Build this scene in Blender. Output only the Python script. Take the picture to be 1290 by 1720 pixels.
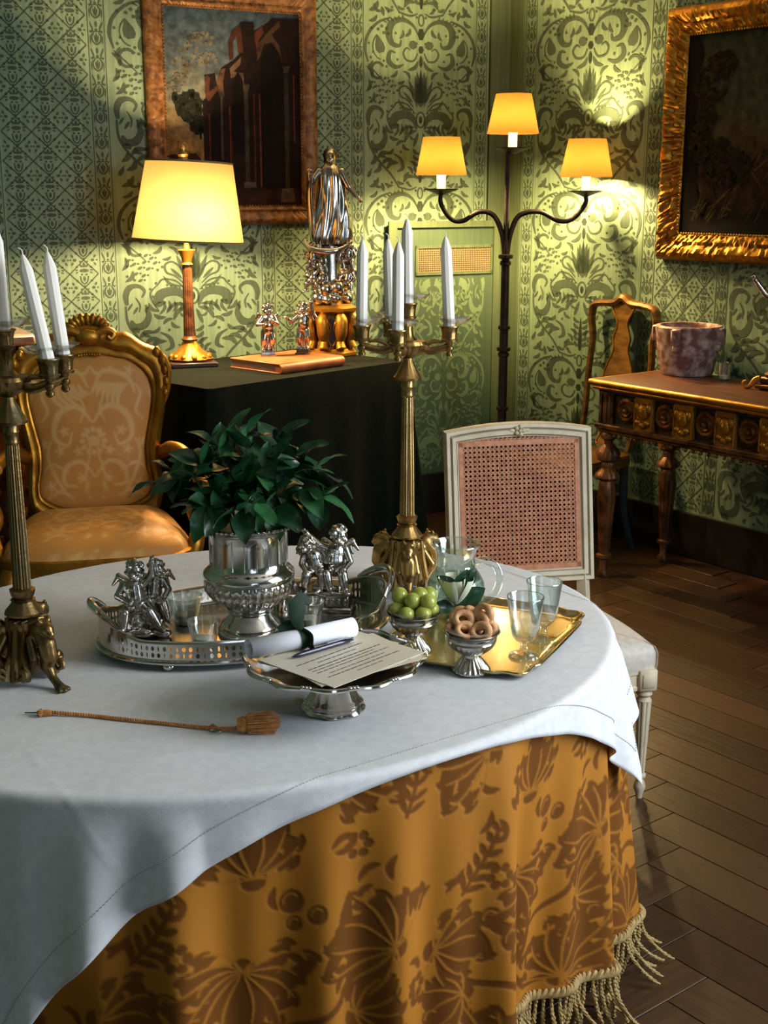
import bpy, bmesh, math, random
from math import sin, cos, pi, sqrt, atan2, radians
from mathutils import Vector, Matrix
import numpy as np
random.seed(7)
for o in list(bpy.data.objects): bpy.data.objects.remove(o)
SC = bpy.context.scene
COL = SC.collection

# ------------------------------------------------------------------ camera, world, light, exposure
cam = bpy.data.cameras.new('camera'); camo = bpy.data.objects.new('camera', cam); COL.objects.link(camo)
cam.sensor_fit = 'VERTICAL'; cam.sensor_height = 36.0; cam.lens = 45.0
camo.location = (0, 0, 1.62); camo.rotation_euler = (radians(90 - 14.098), 0, 0)
cam.clip_start = 0.05
SC.camera = camo
w = bpy.data.worlds.new('sky'); SC.world = w; w.use_nodes = True
bg = w.node_tree.nodes['Background']; bg.inputs[0].default_value = (0.62, 0.76, 1.0, 1); bg.inputs[1].default_value = 1.0
vs = SC.view_settings
vs.view_transform = 'Standard'; vs.look = 'None'; vs.gamma = 1.0; vs.use_curve_mapping = False
vs.exposure = 0.0
def area(name, loc, target, sx, sy, power, col):
    L = bpy.data.lights.new(name, 'AREA'); L.shape = 'RECTANGLE'; L.size = sx; L.size_y = sy
    L.energy = power; L.color = col
    o = bpy.data.objects.new(name, L); COL.objects.link(o); o.location = loc
    d = Vector(target) - Vector(loc); o.rotation_euler = d.to_track_quat('-Z', 'Y').to_euler()
    return o
# daylight by the east window; the unseen back window is added for front light
area('daylight_east', (2.46, 1.75, 1.70), (1.4, 1.75, 1.45), 1.45, 2.3, 138, (0.96, 0.98, 1.0))
area('fill_back', (1.15, -1.72, 1.55), (1.0, -0.7, 1.40), 1.1, 2.1, 13, (0.85, 0.92, 1.0))
SC.cycles.max_bounces = 8; SC.cycles.diffuse_bounces = 4; SC.cycles.glossy_bounces = 5
SC.cycles.transmission_bounces = 10; SC.cycles.transparent_max_bounces = 12
SC.cycles.caustics_reflective = False; SC.cycles.caustics_refractive = False
SC.cycles.sample_clamp_indirect = 4.0
SC.cycles.use_denoising = True

# ------------------------------------------------------------------ materials
def lin(c):
    if isinstance(c, str):
        c = c.lstrip('#'); c = [int(c[i:i+2], 16) / 255 for i in (0, 2, 4)]
    return tuple(x / 12.92 if x <= 0.04045 else ((x + 0.055) / 1.055) ** 2.4 for x in c) + (1.0,)
MATS = {}
def mat(name, col, rough=0.5, metal=0.0, col2=None, scale=20.0, mixlo=0.35, mixhi=0.65, bump=0.0, bscale=60.0,
        stretch=(1, 1, 1), detail=4.0, sheen=0.0, trans=0.0, ior=1.45, sss=0.0, coat=0.0, kind='noise', space='Object', rvar=0.0, spec=None):
    m = bpy.data.materials.new(name); m.use_nodes = True; nt = m.node_tree; n = nt.nodes
    b = n['Principled BSDF']; MATS[name] = m
    b.inputs['Base Color'].default_value = lin(col); b.inputs['Roughness'].default_value = rough
    b.inputs['Metallic'].default_value = metal; b.inputs['IOR'].default_value = ior
    if sheen: b.inputs['Sheen Weight'].default_value = sheen
    if trans: b.inputs['Transmission Weight'].default_value = trans
    if coat: b.inputs['Coat Weight'].default_value = coat
    if spec is not None: b.inputs['Specular IOR Level'].default_value = spec
    if sss:
        b.inputs['Subsurface Weight'].default_value = sss; b.inputs['Subsurface Radius'].default_value = (0.02, 0.015, 0.008)
        b.inputs['Subsurface Scale'].default_value = 0.5
    tc = n.new('ShaderNodeTexCoord'); mp = n.new('ShaderNodeMapping'); mp.inputs['Scale'].default_value = stretch
    nt.links.new(tc.outputs[space], mp.inputs['Vector'])
    if col2 is not None:
        if kind == 'noise':
            t = n.new('ShaderNodeTexNoise'); t.inputs['Scale'].default_value = scale; t.inputs['Detail'].default_value = detail; out = t.outputs['Fac']
        elif kind == 'voronoi':
            t = n.new('ShaderNodeTexVoronoi'); t.inputs['Scale'].default_value = scale; t.feature = 'DISTANCE_TO_EDGE'; out = t.outputs['Distance']
        else:
            t = n.new('ShaderNodeTexWave'); t.inputs['Scale'].default_value = scale; t.inputs['Distortion'].default_value = 6.0
            t.inputs['Detail'].default_value = 3.0; out = t.outputs['Fac']
        nt.links.new(mp.outputs[0], t.inputs['Vector'])
        r = n.new('ShaderNodeMapRange'); r.inputs['From Min'].default_value = mixlo; r.inputs['From Max'].default_value = mixhi
        nt.links.new(out, r.inputs['Value'])
        mx = n.new('ShaderNodeMix'); mx.data_type = 'RGBA'
        mx.inputs['A'].default_value = lin(col); mx.inputs['B'].default_value = lin(col2)
        nt.links.new(r.outputs[0], mx.inputs['Factor']); nt.links.new(mx.outputs['Result'], b.inputs['Base Color'])
        if rvar:
            rr = n.new('ShaderNodeMapRange'); rr.inputs['To Min'].default_value = rough; rr.inputs['To Max'].default_value = rough + rvar
            nt.links.new(r.outputs[0], rr.inputs['Value']); nt.links.new(rr.outputs[0], b.inputs['Roughness'])
    if bump:
        t2 = n.new('ShaderNodeTexNoise'); t2.inputs['Scale'].default_value = bscale; t2.inputs['Detail'].default_value = 3.0
        nt.links.new(mp.outputs[0], t2.inputs['Vector'])
        bp = n.new('ShaderNodeBump'); bp.inputs['Strength'].default_value = bump; bp.inputs['Distance'].default_value = 0.01
        nt.links.new(t2.outputs['Fac'], bp.inputs['Height']); nt.links.new(bp.outputs[0], b.inputs['Normal'])
    return m
def emis(name, col, strength):
    m = bpy.data.materials.new(name); m.use_nodes = True; b = m.node_tree.nodes['Principled BSDF']; MATS[name] = m
    b.inputs['Base Color'].default_value = lin(col); b.inputs['Emission Color'].default_value = lin(col)
    b.inputs['Emission Strength'].default_value = strength
    return m
def glassmat(name, tint='#f4fbf8', rough=0.0, frac=0.82):
    """thin clear glass: mostly see-through, mirror-like at grazing angles"""
    m = bpy.data.materials.new(name); m.use_nodes = True; nt = m.node_tree; n = nt.nodes; MATS[name] = m
    n.remove(n['Principled BSDF']); o = n['Material Output']
    tr = n.new('ShaderNodeBsdfTransparent'); tr.inputs[0].default_value = lin(tint)
    gl = n.new('ShaderNodeBsdfGlossy'); gl.inputs['Roughness'].default_value = 0.03; gl.inputs[0].default_value = (1, 1, 1, 1)
    lw = n.new('ShaderNodeLayerWeight'); lw.inputs['Blend'].default_value = 0.35
    mr = n.new('ShaderNodeMapRange'); mr.inputs['To Min'].default_value = 0.06; mr.inputs['To Max'].default_value = frac
    nt.links.new(lw.outputs['Facing'], mr.inputs['Value'])
    mx = n.new('ShaderNodeMixShader'); nt.links.new(mr.outputs[0], mx.inputs[0]); nt.links.new(tr.outputs[0], mx.inputs[1]); nt.links.new(gl.outputs[0], mx.inputs[2])
    nt.links.new(mx.outputs[0], o.inputs['Surface'])
    return m
def shademat(name, col, tr=0.75):
    """parchment / cloth lamp shade lit from within"""
    m = bpy.data.materials.new(name); m.use_nodes = True; nt = m.node_tree; n = nt.nodes; MATS[name] = m
    n.remove(n['Principled BSDF']); o = n['Material Output']
    d = n.new('ShaderNodeBsdfDiffuse'); t = n.new('ShaderNodeBsdfTranslucent'); mx = n.new('ShaderNodeMixShader'); mx.inputs[0].default_value = tr
    no = n.new('ShaderNodeTexNoise'); no.inputs['Scale'].default_value = 14.0; no.inputs['Detail'].default_value = 3.0
    tc = n.new('ShaderNodeTexCoord'); nt.links.new(tc.outputs['Object'], no.inputs['Vector'])
    c2 = n.new('ShaderNodeMix'); c2.data_type = 'RGBA'; c = lin(col)
    c2.inputs['A'].default_value = (c[0] * .9, c[1] * .84, c[2] * .75, 1); c2.inputs['B'].default_value = c
    nt.links.new(no.outputs['Fac'], c2.inputs['Factor'])
    nt.links.new(c2.outputs['Result'], d.inputs[0]); nt.links.new(c2.outputs['Result'], t.inputs[0])
    nt.links.new(d.outputs[0], mx.inputs[1]); nt.links.new(t.outputs[0], mx.inputs[2]); nt.links.new(mx.outputs[0], o.inputs['Surface'])
    return m

mat('wall_green', '#70886e', .72, col2='#607860', scale=7, stretch=(9, 9, .35), bump=.06, bscale=30)
mat('wall_pattern', '#3a4b39', .8, col2='#314131', scale=9, stretch=(9, 9, .6))
mat('plain_green', '#6f8a68', .65, col2='#5f7a5a', scale=7, stretch=(9, 9, .35))
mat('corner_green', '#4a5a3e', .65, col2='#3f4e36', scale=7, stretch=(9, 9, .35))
mat('plaster', '#c9c2b2', .9)
mat('ceiling_white', '#cfc8b8', .9)
mat('baseboard_dark', '#15110e', .45, col2='#1e1712', scale=8)
mat('wood_floor', '#4a2a16', .38, col2='#2d170b', scale=5, stretch=(1, 1, 1), bump=.04, bscale=40)
mat('window_white', '#d8d4c8', .5)
glassmat('pane_glass', '#f2f8ff', frac=.4)

# ------------------------------------------------------------------ mesh builder
def frame_of(d):
    d = d.normalized(); a = Vector((0, 0, 1)) if abs(d.z) < .9 else Vector((1, 0, 0))
    x = a.cross(d).normalized(); return x, d.cross(x)
def catmull(P, n):
    P = [Vector(p) for p in P]
    if len(P) < 3 or n < 2: return P
    out = []
    for i in range(len(P) - 1):
        p0 = P[max(i-1, 0)]; p1 = P[i]; p2 = P[i+1]; p3 = P[min(i+2, len(P)-1)]
        for k in range(n):
            t = k / n
            out.append(.5 * ((2*p1) + (p2-p0)*t + (2*p0-5*p1+4*p2-p3)*t*t + (3*p1-p0-3*p2+p3)*t**3))
    out.append(P[-1]); return out
def lerpl(L, n):
    """resample list of floats to n values"""
    return [float(x) for x in np.interp(np.linspace(0, 1, n), np.linspace(0, 1, len(L)), L)]
class MB:
    def __init__(s): s.v = []; s.f = []
    def add(s, v, f):
        k = len(s.v); s.v += [tuple(p) for p in v]; s.f += [tuple(i + k for i in q) for q in f]; return s
    def box(s, c, d, rz=0, bev=0, M=None):
        x, y, z = d[0]/2, d[1]/2, d[2]/2
        if bev:
            b = min(bev, x*.9, y*.9, z*.9); V = []
            for sx in (-1, 1):
                for sy in (-1, 1):
                    for sz in (-1, 1):
                        V += [(sx*(x-b), sy*(y-b), sz*z), (sx*(x-b), sy*y, sz*(z-b)), (sx*x, sy*(y-b), sz*(z-b))]
            bm = bmesh.new(); [bm.verts.new(p) for p in V]; bmesh.ops.convex_hull(bm, input=bm.verts)
            bm.verts.index_update(); V = [tuple(p.co) for p in bm.verts]; Fc = [tuple(q.index for q in f.verts) for f in bm.faces]; bm.free()
        else:
            V = [(sx*x, sy*y, sz*z) for sx in (-1, 1) for sy in (-1, 1) for sz in (-1, 1)]
            Fc = [(0, 1, 3, 2), (4, 6, 7, 5), (0, 4, 5, 1), (2, 3, 7, 6), (0, 2, 6, 4), (1, 5, 7, 3)]
        R = M if M is not None else Matrix.Rotation(rz, 3, 'Z')
        return s.add([Vector(c) + R @ Vector(p) for p in V], Fc)
    def tube(s, P, r, n=8, caps=True, closed=False, sub=0, flat=1.0, up=None):
        P = [Vector(p) for p in P]
        if sub: P = catmull(P, sub)
        m = len(P); R = [r]*m if not hasattr(r, '__len__') else lerpl(list(r), m)
        T = []
        for i in range(m):
            a = P[(i-1) % m] if (closed or i > 0) else P[i]; b = P[(i+1) % m] if (closed or i < m-1) else P[i]
            t = b - a; T.append(t.normalized() if t.length > 1e-9 else Vector((0, 0, 1)))
        x = Vector(up).cross(T[0]).normalized() if up is not None else frame_of(T[0])[0]
        rings = []
        for i in range(m):
            x = (x - T[i]*x.dot(T[i])); x = x.normalized() if x.length > 1e-6 else frame_of(T[i])[0]
            y = T[i].cross(x)
            rings.append([P[i] + x*(R[i]*cos(2*pi*k/n)) + y*(R[i]*flat*sin(2*pi*k/n)) for k in range(n)])
        return s.loft(rings, closed=closed, caps=caps and not closed)
    def loft(s, rings, closed=False, caps=True, wrap=True):
        n = len(rings[0]); V = [p for r in rings for p in r]; Fc = []
        m = len(rings); q = m if closed else m-1
        for i in range(q):
            j = (i+1) % m
            for k in range(n if wrap else n-1):
                l = (k+1) % n; Fc.append((i*n+k, i*n+l, j*n+l, j*n+k))
        if caps and wrap:
            Fc.append(tuple(range(n-1, -1, -1))); Fc.append(tuple((m-1)*n+k for k in range(n)))
        return s.add(V, Fc)
    def lathe(s, prof, n=32, c=(0, 0, 0), mod=None, caps=True, sx=1.0, sy=1.0, rot=0.0):
        rings = []
        for r, z in prof:
            ring = []
            for k in range(n):
                t = 2*pi*k/n; rr = mod(t, r, z) if mod else r
                ring.append((c[0]+sx*rr*cos(t+rot), c[1]+sy*rr*sin(t+rot), c[2]+z))
            rings.append(ring)
        return s.loft(rings, caps=caps)
    def sph(s, c, r, n=12, m=8, M=None):
        r = (r, r, r) if not hasattr(r, '__len__') else r; rings = []
        for i in range(m+1):
            a = -pi/2 + pi*i/m; q = max(cos(a), .004)
            ring = []
            for k in range(n):
                p = Vector((r[0]*q*cos(2*pi*k/n), r[1]*q*sin(2*pi*k/n), r[2]*sin(a)))
                ring.append(Vector(c) + (M @ p if M is not None else p))
            rings.append(ring)
        return s.loft(rings)
    def grid(s, fn, nu, nv, wrapu=False):
        V = [fn(i/nu if wrapu else i/(nu), j/nv) for j in range(nv+1) for i in range(nu if wrapu else nu+1)]
        w_ = nu if wrapu else nu+1; Fc = []
        for j in range(nv):
            for i in range(nu):
                k = (i+1) % w_; Fc.append((j*w_+i, j*w_+k, (j+1)*w_+k, (j+1)*w_+i))
        return s.add(V, Fc)
    def prism(s, poly, h0, h1, fn=None):
        """extrude 2-D polygon between h0,h1; fn maps (a,b,h)->xyz"""
        fn = fn or (lambda a, b, h: (a, b, h)); n = len(poly)
        V = [fn(a, b, h0) for a, b in poly] + [fn(a, b, h1) for a, b in poly]
        Fc = [tuple(range(n-1, -1, -1)), tuple(range(n, 2*n))] + [(i, (i+1) % n, n+(i+1) % n, n+i) for i in range(n)]
        return s.add(V, Fc)
    def xf(s, M, start=0):
        s.v[start:] = [tuple(M @ Vector(p)) for p in s.v[start:]]; return s
    def mesh(s, name, m, ang=40, smooth=True):
        me = bpy.data.meshes.new(name); me.from_pydata(s.v, [], s.f); me.update()
        bm = bmesh.new(); bm.from_mesh(me); bmesh.ops.recalc_face_normals(bm, faces=bm.faces); bm.to_mesh(me); bm.free()
        if smooth:
            me.polygons.foreach_set('use_smooth', [True]*len(me.polygons)); me.set_sharp_from_angle(angle=radians(ang))
        if m is not None: me.materials.append(MATS[m] if isinstance(m, str) else m)
        return me
    def build(s, name, m, parent=None, loc=(0, 0, 0), rot=(0, 0, 0), ang=40, smooth=True, label=None):
        o = bpy.data.objects.new(name, s.mesh(name, m, ang, smooth)); COL.objects.link(o)
        o.location = loc; o.rotation_euler = rot
        if parent is not None: o.parent = parent
        if label: o['label'] = label
        return o
def link_mesh(name, me, parent=None, loc=(0, 0, 0), rot=(0, 0, 0)):
    o = bpy.data.objects.new(name, me); COL.objects.link(o); o.location = loc; o.rotation_euler = rot
    if parent is not None: o.parent = parent
    return o
def tag(o, label, cat, group=None):
    o['label'] = label; o['category'] = cat
    if group: o['group'] = group
    return o
def thing(name, label, cat, loc=(0, 0, 0), rz=0, group=None):
    o = bpy.data.objects.new(name, None); COL.objects.link(o); o.location = loc; o.rotation_euler = (0, 0, rz)
    o.empty_display_size = .05
    return tag(o, label, cat, group)
def struct(name, mb, m, parent=None, **k):
    o = mb.build(name, m, parent, **k)
    if parent is None: o['kind'] = 'structure'
    return o
def copytree(o, loc=None, rz=None, parent=None, label=None):
    c_ = o.copy(); COL.objects.link(c_)
    if parent is not None: c_.parent = parent
    if loc is not None: c_.location = loc
    if rz is not None: c_.rotation_euler = (0, 0, rz)
    if label: c_['label'] = label
    for ch in list(o.children): copytree(ch, parent=c_)
    return c_
def blob(name, caps, m, parent=None, voxel=.002, smooth=4, loc=(0, 0, 0), rz=0, keep=False):
    """one continuous sculpted surface grown from tapered limbs: caps = [(p0,r0,p1,r1)] or [(p,(rx,ry,rz))]"""
    mb = MB()
    for q in caps:
        if len(q) == 2: mb.sph(q[0], q[1], 14, 9)
        else:
            p0, r0, p1, r1 = q; p0 = Vector(p0); p1 = Vector(p1)
            mb.sph(p0, r0, 12, 8); mb.sph(p1, r1, 12, 8); mb.tube([p0, p1], [r0, r1], 12)
    me = mb.mesh(name, m); o = bpy.data.objects.new(name, me); COL.objects.link(o)
    md = o.modifiers.new('r', 'REMESH'); md.mode = 'VOXEL'; md.voxel_size = voxel
    if smooth:
        ms = o.modifiers.new('s', 'SMOOTH'); ms.factor = .5; ms.iterations = smooth
    dg = bpy.context.evaluated_depsgraph_get(); ev = o.evaluated_get(dg)
    m2 = bpy.data.meshes.new_from_object(ev); o.modifiers.clear(); o.data = m2; bpy.data.meshes.remove(me)
    m2.name = name; m2.materials.clear(); m2.materials.append(MATS[m])
    m2.polygons.foreach_set('use_smooth', [True]*len(m2.polygons))
    o.location = loc; o.rotation_euler = (0, 0, rz)
    if parent is not None: o.parent = parent
    return o

# ------------------------------------------------------------------ room shell
CX, CY = .623, 6.656                                   # far corner of the room
DL = Vector((-cos(radians(28)), -sin(radians(28)))); NL = Vector((.46947, -.88295))   # left wall: direction, inward normal
DR = Vector((.6, -.8)); NR = Vector((-.8, -.6))                                        # right wall
LL, LR, HZ = 3.98, 2.88, 3.1
WLx, WLy = CX + DL.x*LL, CY + DL.y*LL
ERx, ERy = CX + DR.x*LR, CY + DR.y*LR
def PL(s_, z, n=0.0): return Vector((CX + DL.x*s_ + NL.x*n, CY + DL.y*s_ + NL.y*n, z))
def PR(s_, z, n=0.0): return Vector((CX + DR.x*s_ + NR.x*n, CY + DR.y*s_ + NR.y*n, z))
def wallbox(P, s0, s1, z0, z1, n0, n1):
    V = [P(a, z, n) for a in (s0, s1) for z in (z0, z1) for n in (n0, n1)]
    return V, [(0, 1, 3, 2), (4, 6, 7, 5), (0, 4, 5, 1), (2, 3, 7, 6), (0, 2, 6, 4), (1, 5, 7, 3)]
wall_left = struct('wall_left', MB().add(*wallbox(PL, -.12, LL, 0, HZ, -.12, 0)), 'wall_green', smooth=False)
wall_right = struct('wall_right', MB().add(*wallbox(PR, -.12, LR, 0, HZ, -.12, 0)), 'wall_green', smooth=False)
struct('wall_west', MB().box((WLx-.06, (WLy-1.7)/2, HZ/2), (.12, WLy+1.7, HZ)), 'plain_green', smooth=False)
# east wall with a tall window, back wall with an added one
e = MB()
for y0, y1, z0, z1 in ((-1.7, 1.0, 0, HZ), (2.5, ERy, 0, HZ), (1.0, 2.5, 0, .5), (1.0, 2.5, 2.9, HZ)):
    e.box((ERx+.06, (y0+y1)/2, (z0+z1)/2), (.12, y1-y0, z1-z0))
struct('wall_east', e, 'plain_green', smooth=False)
e = MB()
for x0, x1, z0, z1 in ((WLx, .55, 0, HZ), (1.75, ERx, 0, HZ), (.55, 1.75, 0, .5), (.55, 1.75, 2.9, HZ)):
    e.box(((x0+x1)/2, -1.66, (z0+z1)/2), (x1-x0, .12, z1-z0))
struct('wall_back', e, 'plain_green', smooth=False)
def window(name, c, w_, horiz):
    e = MB(); t = .05
    def bx(u, z, du, dz): e.box((c[0]+(u if horiz else 0), c[1]+(0 if horiz else u), z), (du if horiz else .06, .06 if horiz else du, dz))
    bx(-w_/2+t/2, 1.7, t, 2.4); bx(w_/2-t/2, 1.7, t, 2.4); bx(0, .525, w_, t); bx(0, 2.875, w_, t)
    bx(0, 1.7, .05, 2.4); bx(0, 1.25, w_, .03); bx(0, 2.5, w_, .03); bx(0, 1.9, w_, .03)
    o = struct(name, e, 'window_white', smooth=False)
    g = MB(); g.box((c[0], c[1], 1.7), (w_ if horiz else .004, .004 if horiz else w_, 2.35)); g.build('pane', 'pane_glass', o, smooth=False)
window('window_1', (ERx+.06, 1.75), 1.5, False); window('added_window', (1.15, -1.66), 1.2, True)  # the back one is unseen, added for its front light
poly = [(CX, CY), (WLx, WLy), (WLx, -1.6), (ERx, -1.6), (ERx, ERy)]
big = [(CX, CY+.2), (WLx-.12, WLy+.1), (WLx-.12, -1.72), (ERx+.12, -1.72), (ERx+.12, ERy+.1)]
struct('ceiling', MB().prism(big, HZ, HZ+.1), 'ceiling_white', smooth=False)
floor = struct('floor', MB().prism(big, -.1, -.004), 'wood_floor', smooth=False)
# herringbone parquet planks
def inside(x, y):
    p = Vector((x - CX, y - CY)); return p.dot(NL) > .02 and p.dot(NR) > .02 and x > WLx+.05 and x < ERx-.05
wood = []
for i, (a, b) in enumerate((('#47301d', '#2e1d10'), ('#3c2817', '#27180d'), ('#4e3722', '#362417'))):
    m_ = mat('plank_wood_%d' % i, a, .30, col2=b, scale=3.2, stretch=(1.5, 22, 10), mixlo=.3, mixhi=.7, bump=.05, bscale=10, rvar=.15); wood.append(m_)
PLK, PLW = .66, .132
pm = []
for m_ in wood:
    b_ = MB(); b_.box((0, 0, -.004), (PLK-.003, PLW-.003, .008), bev=.0006); pm.append(b_.mesh('plank', m_, smooth=False))
cnt = 0; A0 = radians(38)
cand = []
for i in range(-30, 50):
    for j in range(-12, 14):
        for u, v, r in ((i*PLW + j*2*PLK + PLK/2, i*PLW + PLW/2, 0), (i*PLW + j*2*PLK + PLK + PLW/2, i*PLW + PLW - PLK/2, pi/2)):
            cand.append((-.6 + u*cos(A0) - v*sin(A0), 3.4 + u*sin(A0) + v*cos(A0), r))
sel = []
for x, y, r in cand:
    ok = True
    for t in (-.5, .5):
        dx, dy = cos(A0+r)*PLK*t, sin(A0+r)*PLK*t
        if not inside(x+dx, y+dy): ok = False
    if ok and -1.25 < x < 2.2 and 1.45 < y < 6.6: sel.append((x, y, r))
for x, y, r in sel[:300]:
    o = link_mesh('plank', random.choice(pm), floor, (x, y, 0), (0, 0, A0 + r + random.choice((0, pi)))); cnt += 1

# skirting, corner fillet
struct('baseboard_right', MB().add(*wallbox(PR, .03, LR, 0, .2, 0, .022)), 'baseboard_dark', smooth=False)
struct('baseboard_left', MB().add(*wallbox(PL, .03, LL, 0, .2, 0, .022)), 'baseboard_dark', smooth=False)
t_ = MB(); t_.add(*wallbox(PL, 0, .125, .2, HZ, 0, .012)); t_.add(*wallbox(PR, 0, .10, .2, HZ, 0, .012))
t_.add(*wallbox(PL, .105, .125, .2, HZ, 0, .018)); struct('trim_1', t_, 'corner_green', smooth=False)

# ------------------------------------------------------------------ woven wall pattern
class Flat:
    """2-D ornament made of strokes, leaves and dots"""
    def __init__(s): s.v = []; s.f = []
    def poly_fan(s, pts):
        k = len(s.v); s.v += pts; s.f.append(tuple(range(k, k+len(pts))))
    def stroke(s, P, w_, n=5, taper=None):
        P = catmull([(p[0], p[1], 0) for p in P], n); m = len(P)
        W = lerpl(w_ if hasattr(w_, '__len__') else [w_, w_], m); k = len(s.v)
        for i in range(m):
            a = P[max(i-1, 0)]; b = P[min(i+1, m-1)]; d = (b-a); d = d.normalized() if d.length > 0 else Vector((1, 0, 0))
            nx, ny = -d.y*W[i]/2, d.x*W[i]/2
            s.v += [(P[i].x+nx, P[i].y+ny), (P[i].x-nx, P[i].y-ny)]
        for i in range(m-1): s.f.append((k+2*i, k+2*i+1, k+2*i+3, k+2*i+2))
    def leaf(s, p0, p1, w_, bend=0.0, n=4):
        dx, dy = p1[0]-p0[0], p1[1]-p0[1]; mid = (p0[0]+dx*.5-dy*bend, p0[1]+dy*.5+dx*bend)
        s.stroke([p0, mid, p1], [.05*w_, .75*w_, w_, .8*w_, .03*w_], n)
    def drop(s, p0, p1, w_, n=4): s.stroke([p0, ((p0[0]+p1[0])/2, (p0[1]+p1[1])/2), p1], [.05*w_, .45*w_, .9*w_, w_, .55*w_], n)
    def dot(s, c, rx, ry=None, n=8):
        ry = ry or rx; s.poly_fan([(c[0]+rx*cos(2*pi*k/n), c[1]+ry*sin(2*pi*k/n)) for k in range(n)])
    def ring(s, c, rx, ry, w_, a0=0, a1=360, n=12):
        s.stroke([(c[0]+rx*cos(radians(a0+(a1-a0)*k/n)), c[1]+ry*sin(radians(a0+(a1-a0)*k/n))) for k in range(n+1)], w_, 1)
    def mapped(s, fn): return [fn(a, b) for a, b in s.v], s.f
def mirrored(F):
    G = Flat(); G.v = list(F.v); G.f = list(F.f); k = len(G.v)
    G.v += [(-a, b) for a, b in F.v]; G.f += [tuple(i+k for i in reversed(q)) for q in F.f]; return G
# damask repeat: designed on a 300-unit half width by a 945-unit drop, y downwards
D = Flat()
D.ring((0, 75), 14, 30, 9, -90, 90)
D.stroke([(10, 165), (45, 105), (100, 78), (155, 95), (178, 150), (160, 205), (120, 215), (110, 185)], [6, 16, 24, 34, 40, 30, 18, 8])
for k in range(6): D.leaf((95+18*k, 80+4*k), (105+22*k, 48+7*k), 10)
D.stroke([(165, 70), (235, 100), (290, 165), (305, 240), (290, 310)], [8, 14, 16, 16, 8])
D.dot((0, 150), 20, 34, 6); D.dot((45, 208), 25, 25, 7); D.dot((0, 232), 16, 22, 6); D.leaf((0, 262), (0, 330), 22)
D.stroke([(18, 250), (40, 292), (80, 290), (98, 255), (80, 225), (58, 238)], [7, 11, 12, 12, 9, 5])
D.leaf((15, 290), (75, 345), 22, .2); D.stroke([(95, 315), (140, 330), (178, 300), (170, 250), (140, 255)], [6, 24, 30, 18, 6])
D.drop((240, 165), (218, 258), 52); D.ring((212, 225), 52, 70, 7, -60, 80)
for a, b in ((190, 128), (215, 118), (235, 135), (205, 152), (182, 155)): D.dot((a, b), 9)
D.ring((238, 352), 34, 42, 15, -150, 130); D.leaf((262, 300), (290, 350), 16)
# palmette
for k, (a, b, c_) in enumerate(((0, 335, 520), (22, 370, 520), (45, 395, 515), (14, 352, 470))): D.drop((a*1.5, b), (a*.5, c_), 30)
D.poly_fan([(0, 400), (30, 430), (36, 470), (20, 525), (0, 545)])
D.stroke([(20, 540), (45, 470), (85, 430), (118, 445), (112, 485), (75, 505), (40, 545)], [6, 9, 10, 11, 11, 9, 6])
D.leaf((45, 520), (95, 462), 16); D.leaf((40, 560), (128, 500), 16, .2)
D.stroke([(30, 580), (75, 530), (130, 520), (150, 545)], [5, 9, 10, 8])
D.ring((0, 612), 24, 42, 10, -90, 90); D.dot((0, 612), 10, 22)
for k in range(5): D.dot((40+18*k, 575-6*k), 6)
D.stroke([(22, 665), (40, 610), (85, 585), (140, 600), (155, 650), (120, 640)], [8, 34, 46, 50, 36, 8])
for k in range(4): D.leaf((60+24*k, 640-4*k), (62+30*k, 690+6*k), 16, .2)
D.leaf((18, 670), (90, 740), 24, -.2); D.leaf((12, 680), (40, 765), 20); D.leaf((30, 655), (120, 690), 20, -.2)
# scrolled bird-like horn near the strip edge
D.stroke([(222, 612), (210, 578), (235, 552), (272, 558), (290, 600), (286, 650)], [8, 14, 20, 30, 26, 14])
D.stroke([(250, 610), (232, 650), (236, 690)], [5, 9, 6])
D.stroke([(208, 650), (196, 710), (220, 760), (258, 762), (272, 730)], [8, 26, 40, 34, 10])
D.leaf((262, 700), (240, 660), 14); D.leaf((285, 680), (262, 640), 12)
for a, b in ((195, 420), (215, 450), (180, 455), (232, 480), (200, 490), (215, 515), (165, 400), (188, 385), (150, 425), (240, 430), (262, 410), (270, 440)):
    D.leaf((a, b), (a+20, b+16), 15); D.dot((a-8, b+6), 6)
D.stroke([(292, 655), (285, 745), (240, 830), (165, 915), (118, 990)], [9, 12, 12, 12, 9])
for a, b, c_, d_ in ((240, 830, 170, 800), (215, 860, 150, 840), (190, 890, 120, 850), (275, 780, 240, 800), (255, 810, 280, 860), (225, 850, 262, 905)): D.leaf((a, b), (c_, d_), 26, .25)
D.stroke([(150, 800), (110, 830), (100, 880), (130, 900)], [6, 18, 22, 6])
for k in range(5): D.leaf((4, 800+34*k), (42-2*k, 770+34*k), 20, .2)
D.drop((0, 770), (0, 960), 22); D.leaf((30, 930), (95, 960), 24, -.3); D.leaf((60, 900), (95, 930), 16)
D.leaf((235, 930), (285, 985), 26, .2); D.leaf((215, 960), (205, 1010), 20); D.drop((270, 880), (292, 930), 20)
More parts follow.
